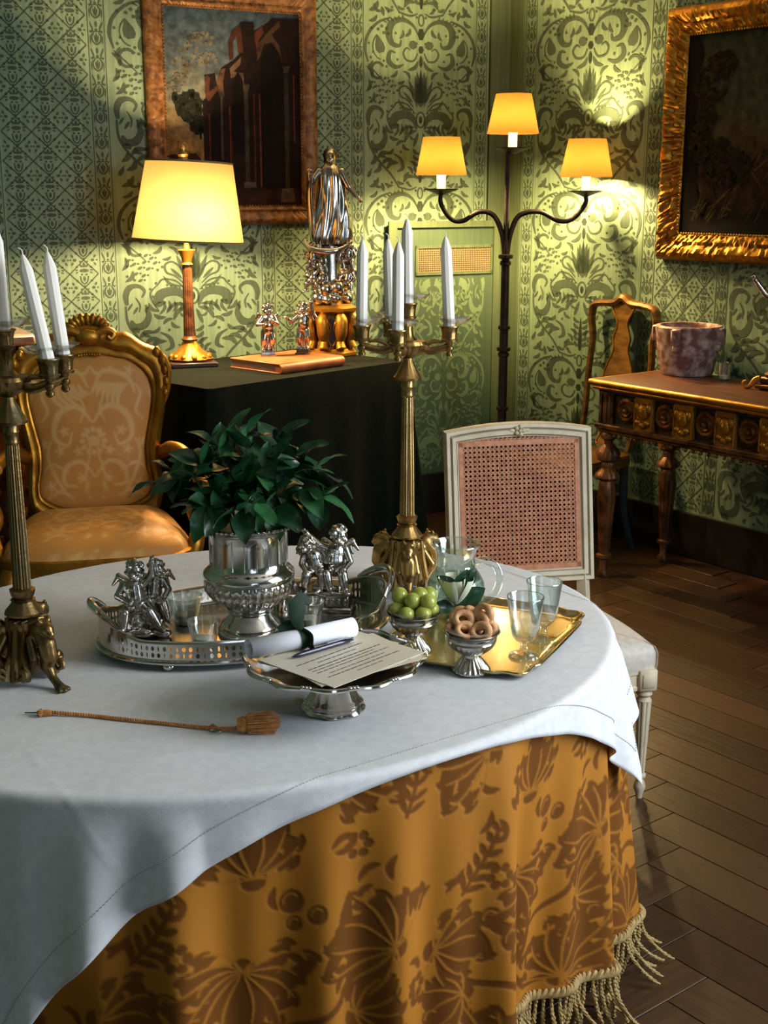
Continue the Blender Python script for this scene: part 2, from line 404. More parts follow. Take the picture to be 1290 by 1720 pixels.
for a, b, c_, d_, w2 in ((300, 330, 268, 395, 22), (285, 400, 300, 470, 20), (255, 470, 290, 530, 22), (150, 690, 195, 640, 20), (120, 720, 175, 700, 22), (135, 760, 90, 730, 20), (150, 770, 190, 800, 20), (60, 780, 100, 745, 18),
        (100, 350, 60, 395, 18), (130, 345, 170, 385, 20), (90, 400, 130, 415, 18), (60, 120, 90, 165, 20), (100, 130, 120, 180, 18), (240, 60, 285, 95, 20), (215, 40, 255, 20, 18), (150, 30, 200, 15, 18), (90, 20, 130, 5, 18), (45, 40, 70, 5, 16),
        (60, 840, 25, 880, 18), (75, 870, 45, 915, 18), (190, 820, 225, 790, 20), (205, 700, 190, 660, 14), (30, 720, 60, 700, 14)): D.leaf((a, b), (c_, d_), w2, .2)
for a, b in ((270, 130), (285, 210), (262, 255), (275, 285), (140, 150), (130, 290), (190, 330), (205, 300), (150, 470), (160, 540), (185, 570), (175, 610), (110, 790), (75, 960), (160, 960), (180, 985), (255, 955), (25, 200), (25, 60), (130, 455), (280, 500), (250, 520)): D.dot((a, b), 7, 8, 7)
D.stroke([(290, 320), (225, 390), (200, 420)], [6, 8, 5]); D.stroke([(150, 545), (185, 590), (175, 640), (150, 690)], [6, 9, 9, 5]); D.stroke([(120, 985), (60, 1000), (20, 985)], [8, 12, 6])
D = mirrored(D)
# border strip cell: unit width 1 (-.5...5), height 1
B = Flat()
B.stroke([(-.47, 0), (-.47, 1)], .05, 1); B.stroke([(.47, 0), (.47, 1)], .05, 1)
for s_ in (-1, 1):
    B.stroke([(0, .05), (s_*.22, .18), (s_*.26, .38), (s_*.12, .52)], [.05, .09, .1, .05], 4)
    B.stroke([(s_*.34, .5), (s_*.2, .62), (s_*.3, .8), (s_*.36, .92)], [.04, .09, .09, .04], 4)
    B.leaf((s_*.05, .15), (s_*.12, .42), .1); B.leaf((s_*.34, .05), (s_*.36, .42), .07)
B.leaf((0, .1), (0, .5), .12); B.dot((0, .62), .09, .05); B.leaf((0, .7), (0, .95), .16); B.stroke([(-.4, .55), (.4, .55)], .03, 1)
# lattice cell: unit square with crossing diagonals
G_ = Flat()
for p, q in (((0, 0), (.5, .5)), ((.5, .5), (1, 1)), ((1, 0), (.5, .5)), ((.5, .5), (0, 1))): G_.stroke([p, q], .045, 1)
G_.dot((.5, .12), .17, .07, 8); G_.leaf((.5, .22), (.5, .42), .1); G_.leaf((.48, .26), (.36, .36), .08, .2); G_.leaf((.52, .26), (.64, .36), .08, -.2)
G_.stroke([(.36, .92), (.4, .72), (.5, .64), (.6, .72), (.64, .92)], .05, 3); G_.leaf((.5, .72), (.5, .92), .1); G_.dot((.42, .98), .04); G_.dot((.58, .98), .04)
for a, b in ((.25, .25), (.75, .25), (.25, .75), (.75, .75)): G_.dot((a, b), .05, .05, 6)
for a, b, c_, d_ in ((.3, .08, .2, .02), (.7, .08, .8, .02), (.3, .16, .18, .12), (.7, .16, .82, .12), (.5, .5, .5, .6), (.42, .45, .34, .44), (.58, .45, .66, .44)): G_.leaf((a, b), (c_, d_), .06)
for s_ in (0, 1):
    x_ = .5 + (s_-.5)*.62; sg = 1 if s_ else -1
    G_.dot((x_, .5), .07, .06, 6); G_.leaf((x_+.05*sg, .58), (x_+.12*sg, .7), .08); G_.leaf((x_+.05*sg, .42), (x_+.12*sg, .3), .08); G_.dot((x_+.15*sg, .5), .035)
def wall_ornament(P, strips, zlo, zhi, name, parent, off=.0011, clip=None):
    mb = MB()
    def put(Fl, fn):
        v, f = Fl.mapped(fn); mb.add(v, f)
    for kind, s0, s1 in strips:
        w_ = s1 - s0; cxs = (s0+s1)/2
        if kind == 'D':
            dz = .79; z = 2.46
            z += dz*2
            while z > zlo:
                put_ok = [q for q in D.v]
                sc = w_/620.; zz = dz/945.
                G = Flat(); keep = {}
                for q in D.f:
                    pts = [(cxs + D.v[i][0]*sc, z - D.v[i][1]*zz) for i in q]
                    if min(p[1] for p in pts) > zlo and max(p[1] for p in pts) < zhi and not (clip and clip(pts)): G.poly_fan(pts)
                put(G, lambda a, b: P(a, b, off)); z -= dz
        else:
            cell = B if kind == 'B' else G_
            hz = .105 if kind == 'B' else .1175
            nx = 1 if kind == 'B' else max(1, round(w_/.112)); cw = w_/nx; z = zlo + .002; row = 0
            while z + hz < zhi:
                for i in range(nx):
                    G = Flat()
                    for q in cell.f:
                        if kind == 'B': pts = [(cxs + cell.v[k][0]*w_*.94, z + cell.v[k][1]*hz) for k in q]
                        else: pts = [(s0 + (i + cell.v[k][0])*cw, z + cell.v[k][1]*hz) for k in q]
                        if not (clip and clip(pts)) and max(p[1] for p in pts) < zhi: G.poly_fan(pts)
                    put(G, lambda a, b: P(a, b, off))
                z += hz
    # triangulate polygons only when long
    return mb.build(name, 'wall_pattern', parent, smooth=False)
SL = [('B', .135, .205), ('D', .205, .81), ('B', .81, .882), ('L', .885, 1.275), ('B', 1.278, 1.35), ('D', 1.35, 2.02), ('B', 2.03, 2.11), ('L', 2.115, 2.49), ('B', 2.495, 2.57), ('D', 2.57, 3.2), ('B', 3.2, 3.27), ('L', 3.27, 3.7)]
SR = [('B', .105, .19), ('D', .19, .90), ('B', .91, .995), ('L', 1.0, 1.335), ('B', 1.34, 1.41), ('D', 1.41, 2.08), ('B', 2.08, 2.155), ('L', 2.155, 2.54), ('B', 2.54, 2.62)]
o = wall_ornament(PL, SL, .21, 2.95, 'woven_pattern', wall_left); o['kind'] = 'stuff'
o = wall_ornament(PR, SR, .21, 2.95, 'woven_pattern', wall_right); o['kind'] = 'stuff'
# ------------------------------------------------------------------ oval table and its two cloths
mat('linen', '#dcdcdb', .85, col2='#d2d2d1', scale=60, bump=.05, bscale=500, sheen=.2)
mat('linen_thread', '#a9a99f', .9)
mat('dark_wood', '#2a1a10', .5)
mat('fringe_gold', '#b59a62', .7, col2='#957a45', scale=80)
def attrmat(name, c0, c1, attr, r0=.6, r1=.75, sheen=.3, bump=.25, var=.12, nscale=6):
    """two-tone woven cloth: the mask attribute carries the woven figure"""
    m = bpy.data.materials.new(name); m.use_nodes = True; nt = m.node_tree; n = nt.nodes; b = n['Principled BSDF']; MATS[name] = m
    a = n.new('ShaderNodeAttribute'); a.attribute_name = attr
    mx = n.new('ShaderNodeMix'); mx.data_type = 'RGBA'; mx.inputs['A'].default_value = lin(c0); mx.inputs['B'].default_value = lin(c1)
    nt.links.new(a.outputs['Fac'], mx.inputs['Factor'])
    no = n.new('ShaderNodeTexNoise'); no.inputs['Scale'].default_value = nscale; no.inputs['Detail'].default_value = 5
    tc = n.new('ShaderNodeTexCoord'); nt.links.new(tc.outputs['Object'], no.inputs['Vector'])
    mr = n.new('ShaderNodeMapRange'); mr.inputs['To Min'].default_value = 1-var; mr.inputs['To Max'].default_value = 1+var; nt.links.new(no.outputs['Fac'], mr.inputs['Value'])
    mm = n.new('ShaderNodeMix'); mm.data_type = 'RGBA'; mm.blend_type = 'MULTIPLY'; mm.inputs['Factor'].default_value = 1
    nt.links.new(mx.outputs['Result'], mm.inputs['A']); nt.links.new(mr.outputs[0], mm.inputs['B']); nt.links.new(mm.outputs['Result'], b.inputs['Base Color'])
    rr = n.new('ShaderNodeMapRange'); rr.inputs['To Min'].default_value = r0; rr.inputs['To Max'].default_value = r1
    nt.links.new(a.outputs['Fac'], rr.inputs['Value']); nt.links.new(rr.outputs[0], b.inputs['Roughness'])
    b.inputs['Specular IOR Level'].default_value = .22; b.inputs['Sheen Weight'].default_value = sheen; b.inputs['Sheen Tint'].default_value = lin('#e8b860')
    if bump:
        bp = n.new('ShaderNodeBump'); bp.inputs['Strength'].default_value = bump; bp.inputs['Distance'].default_value = .003
        nt.links.new(a.outputs['Fac'], bp.inputs['Height']); nt.links.new(bp.outputs[0], b.inputs['Normal'])
    return m
attrmat('gold_damask', '#aa6d20', '#6e400e', 'figure', .6, .9, 0, .5)
attrmat('silk_damask', '#c88a44', '#d8a868', 'figure', .5, .45, .2, .1, .2, 9)

def raster(layers, W, H_, res):
    """rasterise (Flat, value, scale, offset) layers into a wrapped mask"""
    w_, h_ = int(W/res), int(H_/res); img = np.zeros((h_, w_))
    for Fl, val in layers:
        V = np.array(Fl.v)
        for q in Fl.f:
            P = V[list(q)] / res; x0, y0 = np.floor(P.min(0)).astype(int); x1, y1 = np.ceil(P.max(0)).astype(int)
            X, Y = np.meshgrid(np.arange(x0, x1+1)+.5, np.arange(y0, y1+1)+.5)
            ins = np.zeros(X.shape, bool); j = len(P)-1
            for i in range(len(P)):
                c_ = ((P[i][1] > Y) != (P[j][1] > Y)) & (X < (P[j][0]-P[i][0])*(Y-P[i][1])/((P[j][1]-P[i][1])+1e-12)+P[i][0]); ins ^= c_; j = i
            img[(Y[ins].astype(int)) % h_, (X[ins].astype(int)) % w_] = val
    k = np.array([.25, .5, .25])
    for _ in range(2):
        img = sum(k[i]*np.roll(img, i-1, 0) for i in range(3)); img = sum(k[i]*np.roll(img, i-1, 1) for i in range(3))
    return img
def sample(img, X, Y, res):
    h_, w_ = img.shape; x = X/res - .5; y = Y/res - .5; x0 = np.floor(x).astype(int); y0 = np.floor(y).astype(int); fx = x-x0; fy = y-y0
    g = lambda a, b: img[b % h_, a % w_]
    return (g(x0, y0)*(1-fx)+g(x0+1, y0)*fx)*(1-fy) + (g(x0, y0+1)*(1-fx)+g(x0+1, y0+1)*fx)*fy
# the cloth's figure: acanthus fans, scrolling stems, berries, ferns (metres, tile .56 x .60)
DK = Flat(); LT = Flat()
def fan(cx, cy, r, a0, a1, k, wl=.062):
    for i in range(k):
        a = radians(a0 + (a1-a0)*i/(k-1)); L_ = r*(.8+.2*sin(3.1*i+1)); tip = (cx+L_*cos(a), cy+L_*sin(a))
        DK.leaf((cx+.06*r*cos(a), cy+.06*r*sin(a)), tip, wl*(.8+.3*sin(i*1.7)), .12*(1 if i % 2 else -1), 5)
        for t in (.72, .88): DK.dot((cx+L_*t*cos(a)+.012*sin(a), cy+L_*t*sin(a)-.012*cos(a)), .014)
        LT.stroke([(cx, cy), (cx+.45*L_*cos(a-.1), cy+.45*L_*sin(a-.1)), (cx+.85*L_*cos(a), cy+.85*L_*sin(a))], [.004, .0055, .002], 5)
def fern(P, n, l, w_):
    Q = catmull([(p[0], p[1], 0) for p in P], 6); DK.stroke(P, .008)
    for i in range(n):
        q = Q[int((i+.5)/n*(len(Q)-1))]; q2 = Q[min(len(Q)-1, int((i+.5)/n*(len(Q)-1))+1)]; d = (q2-q); d = d.normalized() if d.length else Vector((0, 1, 0))
        for sg in (-1, 1):
            nx, ny = -d.y*sg, d.x*sg; ll = l*(1-.6*i/n)
            DK.leaf((q.x, q.y), (q.x+(nx*.8+d.x*.7)*ll, q.y+(ny*.8+d.y*.7)*ll), w_, 0, 3)
def fan(cx, cy, r, a0, a1, k, wl=.026, sw=.34):
    k += 1
    for i in range(k):
        a = radians(a0 + (a1-a0)*i/(k-1)); sg = 1 if i < k/2 else -1; L_ = r*(.66+.30*sin(pi*(i+.5)/k)+.12*sin(i*2.3+cx*40))
        tip = (cx+L_*cos(a), cy+L_*sin(a)); DK.leaf((cx+.04*r*cos(a), cy+.04*r*sin(a)), tip, wl*1.15, sw*sg, 6)
        for t in (.6, .8): 
            e = a + sg*.32*t; q = (cx+L_*t*cos(a-.1*sg), cy+L_*t*sin(a-.1*sg)); DK.leaf(q, (q[0]+.034*cos(e+.5*sg), q[1]+.034*sin(e+.5*sg)), .017, 0, 3)
        LT.stroke([(cx, cy), (cx+.5*L_*cos(a-.16*sg), cy+.5*L_*sin(a-.16*sg)), (cx+.88*L_*cos(a), cy+.88*L_*sin(a))], [.0035, .006, .0025], 6)
    DK.dot((cx, cy), .022, .022, 10)
fan(.13, .15, .15, 10, 250, 10); fan(.40, .19, .15, -80, 170, 11); fan(.25, .46, .14, 140, 390, 11); fan(.50, .46, .13, 50, 270, 9)
fan(.03, .41, .11, -100, 80, 7); fan(.27, .02, .11, 10, 170, 7); fan(.09, .31, .08, 100, 290, 6, .028); fan(.44, .34, .08, -60, 120, 6, .028)
DK.stroke([(.13, .16), (.20, .23), (.27, .25), (.31, .33), (.26, .47)], [.01, .016, .018, .014, .01]); DK.stroke([(.27, .25), (.33, .19), (.40, .20)], [.012, .014, .01])
DK.stroke([(.31, .33), (.40, .37), (.44, .43), (.50, .47)], [.01, .014, .012, .01]); DK.stroke([(.24, .24), (.17, .31), (.10, .33), (.04, .42)], [.01, .013, .011, .008])
DK.stroke([(.30, .30), (.25, .35), (.20, .33), (.215, .295), (.24, .31)], [.008, .012, .011, .009, .006]); DK.stroke([(.42, .40), (.47, .36), (.50, .385), (.475, .41)], [.008, .011, .009, .006])
for a, b, r in ((.17, .40, .021), (.135, .445, .018), (.19, .45, .015), (.33, .57, .02), (.37, .545, .016), (.335, .53, .013), (.03, .28, .018), (.06, .25, .014), (.49, .29, .017), (.525, .265, .014)):
    DK.dot((a, b), r, r*1.1, 12); LT.ring((a, b), r*.62, r*.68, .0035, 40, 200)
fern([(.29, .05), (.27, .11), (.265, .19)], 7, .045, .013); fern([(.08, .5), (.12, .55), (.15, .61)], 6, .04, .013); fern([(.52, .08), (.54, .14), (.53, .22)], 6, .038, .012)
for a, b in ((.44, .05), (.21, .08), (.41, .30), (.15, .52), (.55, .36)):
    for k in range(6): DK.dot((a+.017*cos(k*pi/3), b+.017*sin(k*pi/3)), .009, .009, 7)
    LT.dot((a, b), .005)
for i in range(34):
    a, b = random.random()*.56, random.random()*.6; t = random.random()*6.28; DK.leaf((a, b), (a+.045*cos(t), b+.045*sin(t)), .014, .2)
GTW, GTH = .56, .60
gold_img = raster([(DK, 1.0), (LT, .15)], GTW, GTH, .0015)

EC = Vector((-.279, 2.400)); EA, EB = .768, .643; EU = Vector((.85, .527)); EV = Vector((-.527, .85)); ZT = .757
def ell(th):
    """numpy: point, outward normal on the table edge"""
    ca, sa = np.cos(th), np.sin(th)
    px = EC.x + EA*ca*EU.x + EB*sa*EV.x; py = EC.y + EA*ca*EU.y + EB*sa*EV.y
    na, nb = ca/EA, sa/EB; l = np.hypot(na, nb); na, nb = na/l, nb/l
    return px, py, na*EU.x + nb*EV.x, na*EU.y + nb*EV.y
TH = np.linspace(-pi, pi, 2881); _x, _y, _, _ = ell(TH)
ARC = np.concatenate([[0], np.cumsum(np.hypot(np.diff(_x), np.diff(_y)))])
def arc(th): return np.interp(th, TH, ARC)
def bumpf(th, c_, w_): return np.exp(-((th-c_)/w_)**2)
def zhem(th): return .10 + .035*bumpf(th, radians(-68), .55) + .02*bumpf(th, radians(0), .3) + .03*bumpf(th, radians(-130), .6)
def skirt_off(th, t):
    s_ = arc(th)
    fold = .45*np.sin(2*pi*s_/.31+.6) + .30*np.sin(2*pi*s_/.185+2.1) + .28*np.sin(2*pi*s_/.117+.9)
    big = 1.25*bumpf(th, radians(-36), .17) - 2.1*bumpf(th, radians(-17), .10) + 1.3*bumpf(th, radians(2), .15) - .9*bumpf(th, radians(-66), .12) - 1.2*bumpf(th, radians(-104), .14)
    flare = .02 + .025*bumpf(th, radians(-5), .4) - .03*bumpf(th, radians(-70), .5)
    return t*flare + (t**.8)*(.050*fold + .045*big)
def skirt(th, z):
    zh = zhem(th); t = np.clip((ZT-z)/(ZT-zh), 0, 1.2); px, py, nx, ny = ell(th); o_ = skirt_off(th, t)
    return px+nx*o_, py+ny*o_
table = thing('oval_table', 'oval table hidden under a gold damask cloth and a white linen cloth', 'table', (EC.x, EC.y, 0), radians(31.8))
mb = MB(); mb.lathe([(.01, .715), (.985, .715), (.985, .75), (.01, .75)], 48, sx=EA, sy=EB); mb.build('tabletop', 'dark_wood', table)
mb = MB(); mb.lathe([(.05, .06), (.07, .12), (.045, .3), (.06, .5), (.05, .715)], 20); mb.build('pedestal', 'dark_wood', table)
mb = MB()
for k in range(4):
    a = pi/4 + k*pi/2; mb.tube([(0, 0, .12), (.2*cos(a), .2*sin(a), .06), (.36*cos(a), .36*sin(a), .02)], [.03, .025, .02], 8)
mb.build('pedestal_foot', 'dark_wood', table)
# gold cloth
thf = np.concatenate([np.linspace(radians(-172), radians(38), 1150), np.linspace(radians(38), radians(188), 160)[1:-1]])
NT = len(thf); NZ = 215
tt = np.linspace(0, 1, NZ+1); th2, t2 = np.meshgrid(thf, tt)
zz = ZT - t2*(ZT-zhem(((th2+pi) % (2*pi))-pi)); thw = ((th2+pi) % (2*pi))-pi
px, py, nx, ny = ell(thw); oo = skirt_off(thw, t2)
rnd = np.clip((ZT-zz)/.012, 0, 1); inset = -.006*(1-np.sqrt(np.clip(1-(1-rnd)**2, 0, 1)))
figv = sample(gold_img, arc(thw), zz+.02, .0015)
vx = px+nx*(oo+inset); vy = py+ny*(oo+inset)
V = np.stack([vx, vy, zz], -1).reshape(-1, 3)
idx = np.arange((NZ+1)*NT).reshape(NZ+1, NT); a_ = idx[:-1]; b_ = np.roll(a_, -1, 1); c_ = np.roll(idx[1:], -1, 1); d_ = idx[1:]
Fq = np.stack([a_, b_, c_, d_], -1).reshape(-1, 4)
gme = bpy.data.meshes.new('gold_tablecloth'); gme.from_pydata(V.tolist(), [], Fq.tolist() + [tuple(int(i) for i in idx[0][::-1])]); gme.update()
gme.polygons.foreach_set('use_smooth', [True]*len(gme.polygons))
at_ = gme.attributes.new('figure', 'FLOAT', 'POINT'); at_.data.foreach_set('value', figv.reshape(-1).astype(np.float32))
gme.materials.append(MATS['gold_damask'])
gold = bpy.data.objects.new('gold_tablecloth', gme); COL.objects.link(gold)
tag(gold, 'floor-length gold damask tablecloth with corded fringe under the white linen', 'tablecloth')
# twisted cord along the hem
hs = np.linspace(radians(-172), radians(38), 900); hx, hy = skirt(hs, zhem(hs)); hzv = zhem(hs); _, _, hnx, hny = ell(hs); har = arc(hs)
mb = MB()
for k in range(3):
    ph = har/.026*2*pi + k*2*pi/3
    mb.tube([(hx[i]+hnx[i]*(.004+.005*cos(ph[i])), hy[i]+hny[i]*(.004+.005*cos(ph[i])), hzv[i]+.004+.006*sin(ph[i])) for i in range(len(hs))], .0052, 6)
mb.build('cord_trim', 'fringe_gold', gold, label='twisted beige cord along the hem')
# fringe strands
def strand(bend, length):
    mb = MB(); n_ = 15
    for k in range(2):
        P = []
        for i in range(n_+1):
            t = i/n_; ph = t*length/.016*2*pi + k*pi; x = bend*t*t*length; zz_ = -length*t*(1-.25*abs(bend)*t)
            P.append((x+.0022*cos(ph), .0022*sin(ph), zz_))
        mb.tube(P, .0027, 5)
    return mb.mesh('fringe_strand', 'fringe_gold')
SMV = [strand(b, 1.0*l) for b, l in ((.0, .10), (.25, .10), (.6, .105), (-.15, .10))]
s0, s1 = float(arc(radians(-88))), float(arc(radians(22)))
nst = int((s1-s0)/.0112); k_ = 0; rest = MB()
for i in range(nst):
    s_ = s0 + (s1-s0)*i/nst; th = float(np.interp(s_, ARC, TH)); x, y = skirt(np.array([th]), zhem(np.array([th]))); zh = float(zhem(np.array([th]))[0])
    _, _, nx_, ny_ = ell(np.array([th])); outang = atan2(float(ny_[0]), float(nx_[0]))
    big_ = random.random() < (.35 if zh < .13 else .1)
    me = SMV[2] if big_ else random.choice((SMV[0], SMV[0], SMV[1], SMV[3]))
    o = link_mesh('fringe_strand', me, gold, (float(x[0])+float(nx_[0])*.003, float(y[0])+float(ny_[0])*.003, zh-.002), (random.uniform(-.12, .12), 0, outang+random.uniform(-.5, .5)))
    sc_ = max(.75, (zh-.004)/.10); o.scale = (1.15, 1.15, min(sc_, 1.9) if sc_ > 1 else sc_*.96)
for th in np.arange(radians(24), radians(270), .02):
    th_ = ((th+pi) % (2*pi))-pi; A1 = np.array([th_]); x, y = skirt(A1, zhem(A1)); rest.tube([(float(x[0]), float(y[0]), float(zhem(A1)[0])), (float(x[0]), float(y[0]), .004)], .004, 5)
o = rest.build('fringe', 'fringe_gold', gold); o['kind'] = 'stuff'

# white linen cloth, square-cut, hanging over the oval
A_LO, A_HI, B_LO, B_HI = -1.02, .775, -.664, .72; PHI = radians(3.5); ZW = .760
def nearest(a, b):
    """nearest edge point of the ellipse (in its own axes) for outside points"""
    sh_ = a.shape; af, bf = a.reshape(-1), b.reshape(-1); g_ = np.linspace(-pi, pi, 361); ex_, ey_ = EA*np.cos(g_), EB*np.sin(g_); t = np.empty(af.size)
    for i in range(0, af.size, 8000): t[i:i+8000] = g_[np.argmin((af[i:i+8000, None]-ex_)**2 + (bf[i:i+8000, None]-ey_)**2, 1)]
    t = t.reshape(sh_)
    for _ in range(4):
        ca, sa = np.cos(t), np.sin(t)
        f_ = (EA**2-EB**2)*sa*ca - a*EA*sa + b*EB*ca; df = (EA**2-EB**2)*(ca*ca-sa*sa) - a*EA*ca - b*EB*sa
        t = t - np.clip(f_/np.where(np.abs(df) < 1e-6, 1e-6, df), -.3, .3)
    return t
def drape(a, b, lift=0.0):
    a0_ = np.asarray(a, float); b0_ = np.asarray(b, float)
    a = a0_*cos(PHI) - b0_*sin(PHI); b = a0_*sin(PHI) + b0_*cos(PHI)
    out = (a/EA)**2 + (b/EB)**2 > 1
    t = nearest(np.where(out, a, EA*1.2), np.where(out, b, 0.0)); t = ((t+pi) % (2*pi))-pi
    ex, ey = EA*np.cos(t), EB*np.sin(t); d = np.hypot(a-ex, b-ey)
    px, py, nx, ny = ell(t); R_ = .012
    drop = np.where(d < R_*pi/2, R_*(1-np.cos(np.clip(d/R_, 0, pi/2))), R_ + d - R_*pi/2)
    outw = np.where(d < R_*pi/2, R_*np.sin(np.clip(d/R_, 0, pi/2)), R_)
    s_ = arc(t)
    rip = np.clip((drop-.02)/.35, 0, 1.2)**1.1 * (.020*np.sin(2*pi*s_/.20+2.6) + .013*np.sin(2*pi*s_/.115+.4) + .028)
    rip = rip + bumpf(t, radians(-24), .20)*np.clip(drop/.2, 0, 1.6)*.016*(1+np.sin(2*pi*s_/.066+.5))
    g_ = skirt_off(t, np.clip(drop/(ZT-.1), 0, 1))
    o_ = outw + np.maximum(g_, 0)*np.clip(drop/.05, 0, 1) + rip + lift
    X = np.where(out, px+nx*o_, EC.x + a*EU.x + b*EV.x); Y = np.where(out, py+ny*o_, EC.y + a*EU.y + b*EV.y)
    cre = .0009*np.exp(-((a+.52)/.0035)**2)*np.clip((-b-.2)/.2, 0, 1) + .0003*np.exp(-((a-.25)/.004)**2)
    Z_ = np.where(out, ZW-drop, ZW) + np.where(out, 0, lift+cre) 
    X = X + np.where(out, nx*cre*1.5, 0); Y = Y + np.where(out, ny*cre*1.5, 0)
    return X, Y, Z_
def axis(lo, hi, st, fine=()):
    L = list(np.arange(lo, hi, st)) + [hi]
    for f_ in fine: L += list(np.linspace(f_-.009, f_+.009, 9))
    return np.array(sorted(set(round(float(x), 5) for x in L)))
ga = axis(A_LO, A_HI, .0075, (-.52, .25)); gb = axis(B_LO, B_HI, .0075); GA, GB = np.meshgrid(ga, gb)
X, Y, Z_ = drape(GA, GB); Z_ = Z_ + .0006*np.sin(GA*23+1)*np.sin(GB*19)
idx = np.arange(GA.size).reshape(GA.shape)
Fq = np.stack([idx[:-1, :-1], idx[:-1, 1:], idx[1:, 1:], idx[1:, :-1]], -1).reshape(-1, 4)
wme = bpy.data.meshes.new('linen_tablecloth'); wme.from_pydata(np.stack([X, Y, Z_], -1).reshape(-1, 3).tolist(), [], Fq.tolist()); wme.update()
wme.polygons.foreach_set('use_smooth', [True]*len(wme.polygons)); wme.materials.append(MATS['linen'])
linen = bpy.data.objects.new('linen_tablecloth', wme); COL.objects.link(linen)
sd = linen.modifiers.new('thickness', 'SOLIDIFY'); sd.thickness = .0012; sd.offset = -1
tag(linen, 'white linen tablecloth with hemstitched border draped over the gold damask cloth', 'tablecloth')
# hemstitching: a drawn-thread line of short stitches
hm = .052; mb = MB()
def stitch(a0, b0, da, db):
    n_ = int(sqrt(da*da+db*db)/.006)
    t = np.arange(n_)/n_; A1 = a0+da*t; B1 = b0+db*t; e_ = .0028/ max(sqrt(da*da+db*db), 1e-6)
    p0 = np.stack(drape(A1, B1, .0012), -1); p1 = np.stack(drape(A1+da*e_, B1+db*e_, .0012), -1)
    for q0, q1 in zip(p0, p1):
        mb.tube([q0, q1], .0008, 4)
stitch(A_LO+hm, B_LO+hm, A_HI-A_LO-2*hm, 0); stitch(A_LO+hm, B_HI-hm, A_HI-A_LO-2*hm, 0)
stitch(A_LO+hm, B_LO+hm, 0, B_HI-B_LO-2*hm); stitch(A_HI-hm, B_LO+hm, 0, B_HI-B_LO-2*hm)
mb.build('hemstitch', 'linen_thread', linen, smooth=False)
# ------------------------------------------------------------------ furniture round the room
mat('gilt', '#b8862e', .38, .85, col2='#8a5a1c', scale=14, mixlo=.35, mixhi=.7, bump=.12, bscale=90, rvar=.2)
mat('gilt_dark', '#86592a', .42, .75, col2='#42280f', scale=22, mixlo=.35, mixhi=.62, bump=.2, bscale=70, rvar=.2)
mat('brass', '#b5945a', .30, 1.0, col2='#80623a', scale=24, mixlo=.35, mixhi=.75, bump=.05, bscale=120, rvar=.15)
mat('bronze_old', '#8a6e42', .34, 1.0, col2='#5c5a44', scale=18, mixlo=.4, mixhi=.75, bump=.1, bscale=120, rvar=.15)
mat('silver', '#d8d6d2', .12, 1.0, col2='#b9b4ac', scale=12, mixlo=.4, mixhi=.8, rvar=.08)
mat('silver_old', '#b8b4ac', .2, 1.0, col2='#6e675d', scale=26, mixlo=.45, mixhi=.8, rvar=.12)
mat('iron', '#2a201a', .5, .6, col2='#171210', scale=30)
mat('cloth_green', '#141a14', 1.0, col2='#0f140f', scale=40, bump=.15, bscale=220, spec=.1)
mat('walnut', '#5b3219', .35, col2='#33190c', scale=6, stretch=(1, 6, 6), bump=.03, bscale=30, rvar=.1)
mat('walnut_gilt', '#7d5128', .4, .35, col2='#351d0e', scale=16, mixlo=.35, mixhi=.65, bump=.15, bscale=60)
mat('cream_paint', '#d2c4a6', .5, col2='#b8a888', scale=14, mixlo=.45, mixhi=.8, bump=.04, bscale=90)
mat('paint_line', '#7b705a', .6)
mat('cane', '#c68a62', .6, col2='#ac6c4c', scale=50)
mat('ivory_silk', '#d6cfc0', .55, col2='#c6beae', scale=60, bump=.05, bscale=400, sheen=.3)
mat('orange_leather', '#b5673a', .5, col2='#8f4a26', scale=12, bump=.08, bscale=80)
mat('page', '#c9b896', .9, col2='#a8926c', scale=2, stretch=(1, 1, 120))
mat('wax', '#efe8da', .45, sss=.15)
mat('pink_marble', '#6f4c4a', .4, col2='#b8a59d', scale=26, mixlo=.44, mixhi=.66, detail=7, bump=.06, bscale=60)
mat('pale_marble', '#b9a497', .35, col2='#8f7f7a', scale=9, mixlo=.4, mixhi=.7)
mat('chair_blue', '#3d4a50', .5, col2='#2a3438', scale=12)  # blue-grey tone of the corner side chair's legs
mat('gold_wood', '#8a6428', .42, .35, col2='#5c3d18', scale=10, stretch=(1, 1, 4), bump=.05, bscale=60)
shademat('shade_cream', '#624d30', .62)
shademat('shade_amber', '#2c1c08', .5)
emis('bulb', '#ffd9a0', 14.0)
emis('candle_tube', '#ffe9bd', .9)  # tubes emit a little, standing in for the bulbs' glow on them
mat('panel_light', '#566f52', .7)
mat('panel_green', '#3b513c', .7, col2='#334734', scale=7, stretch=(9, 9, .35))
mat('grille_cane', '#6b6248', .7)
mat('shade_trim', '#7a6a45', .6)

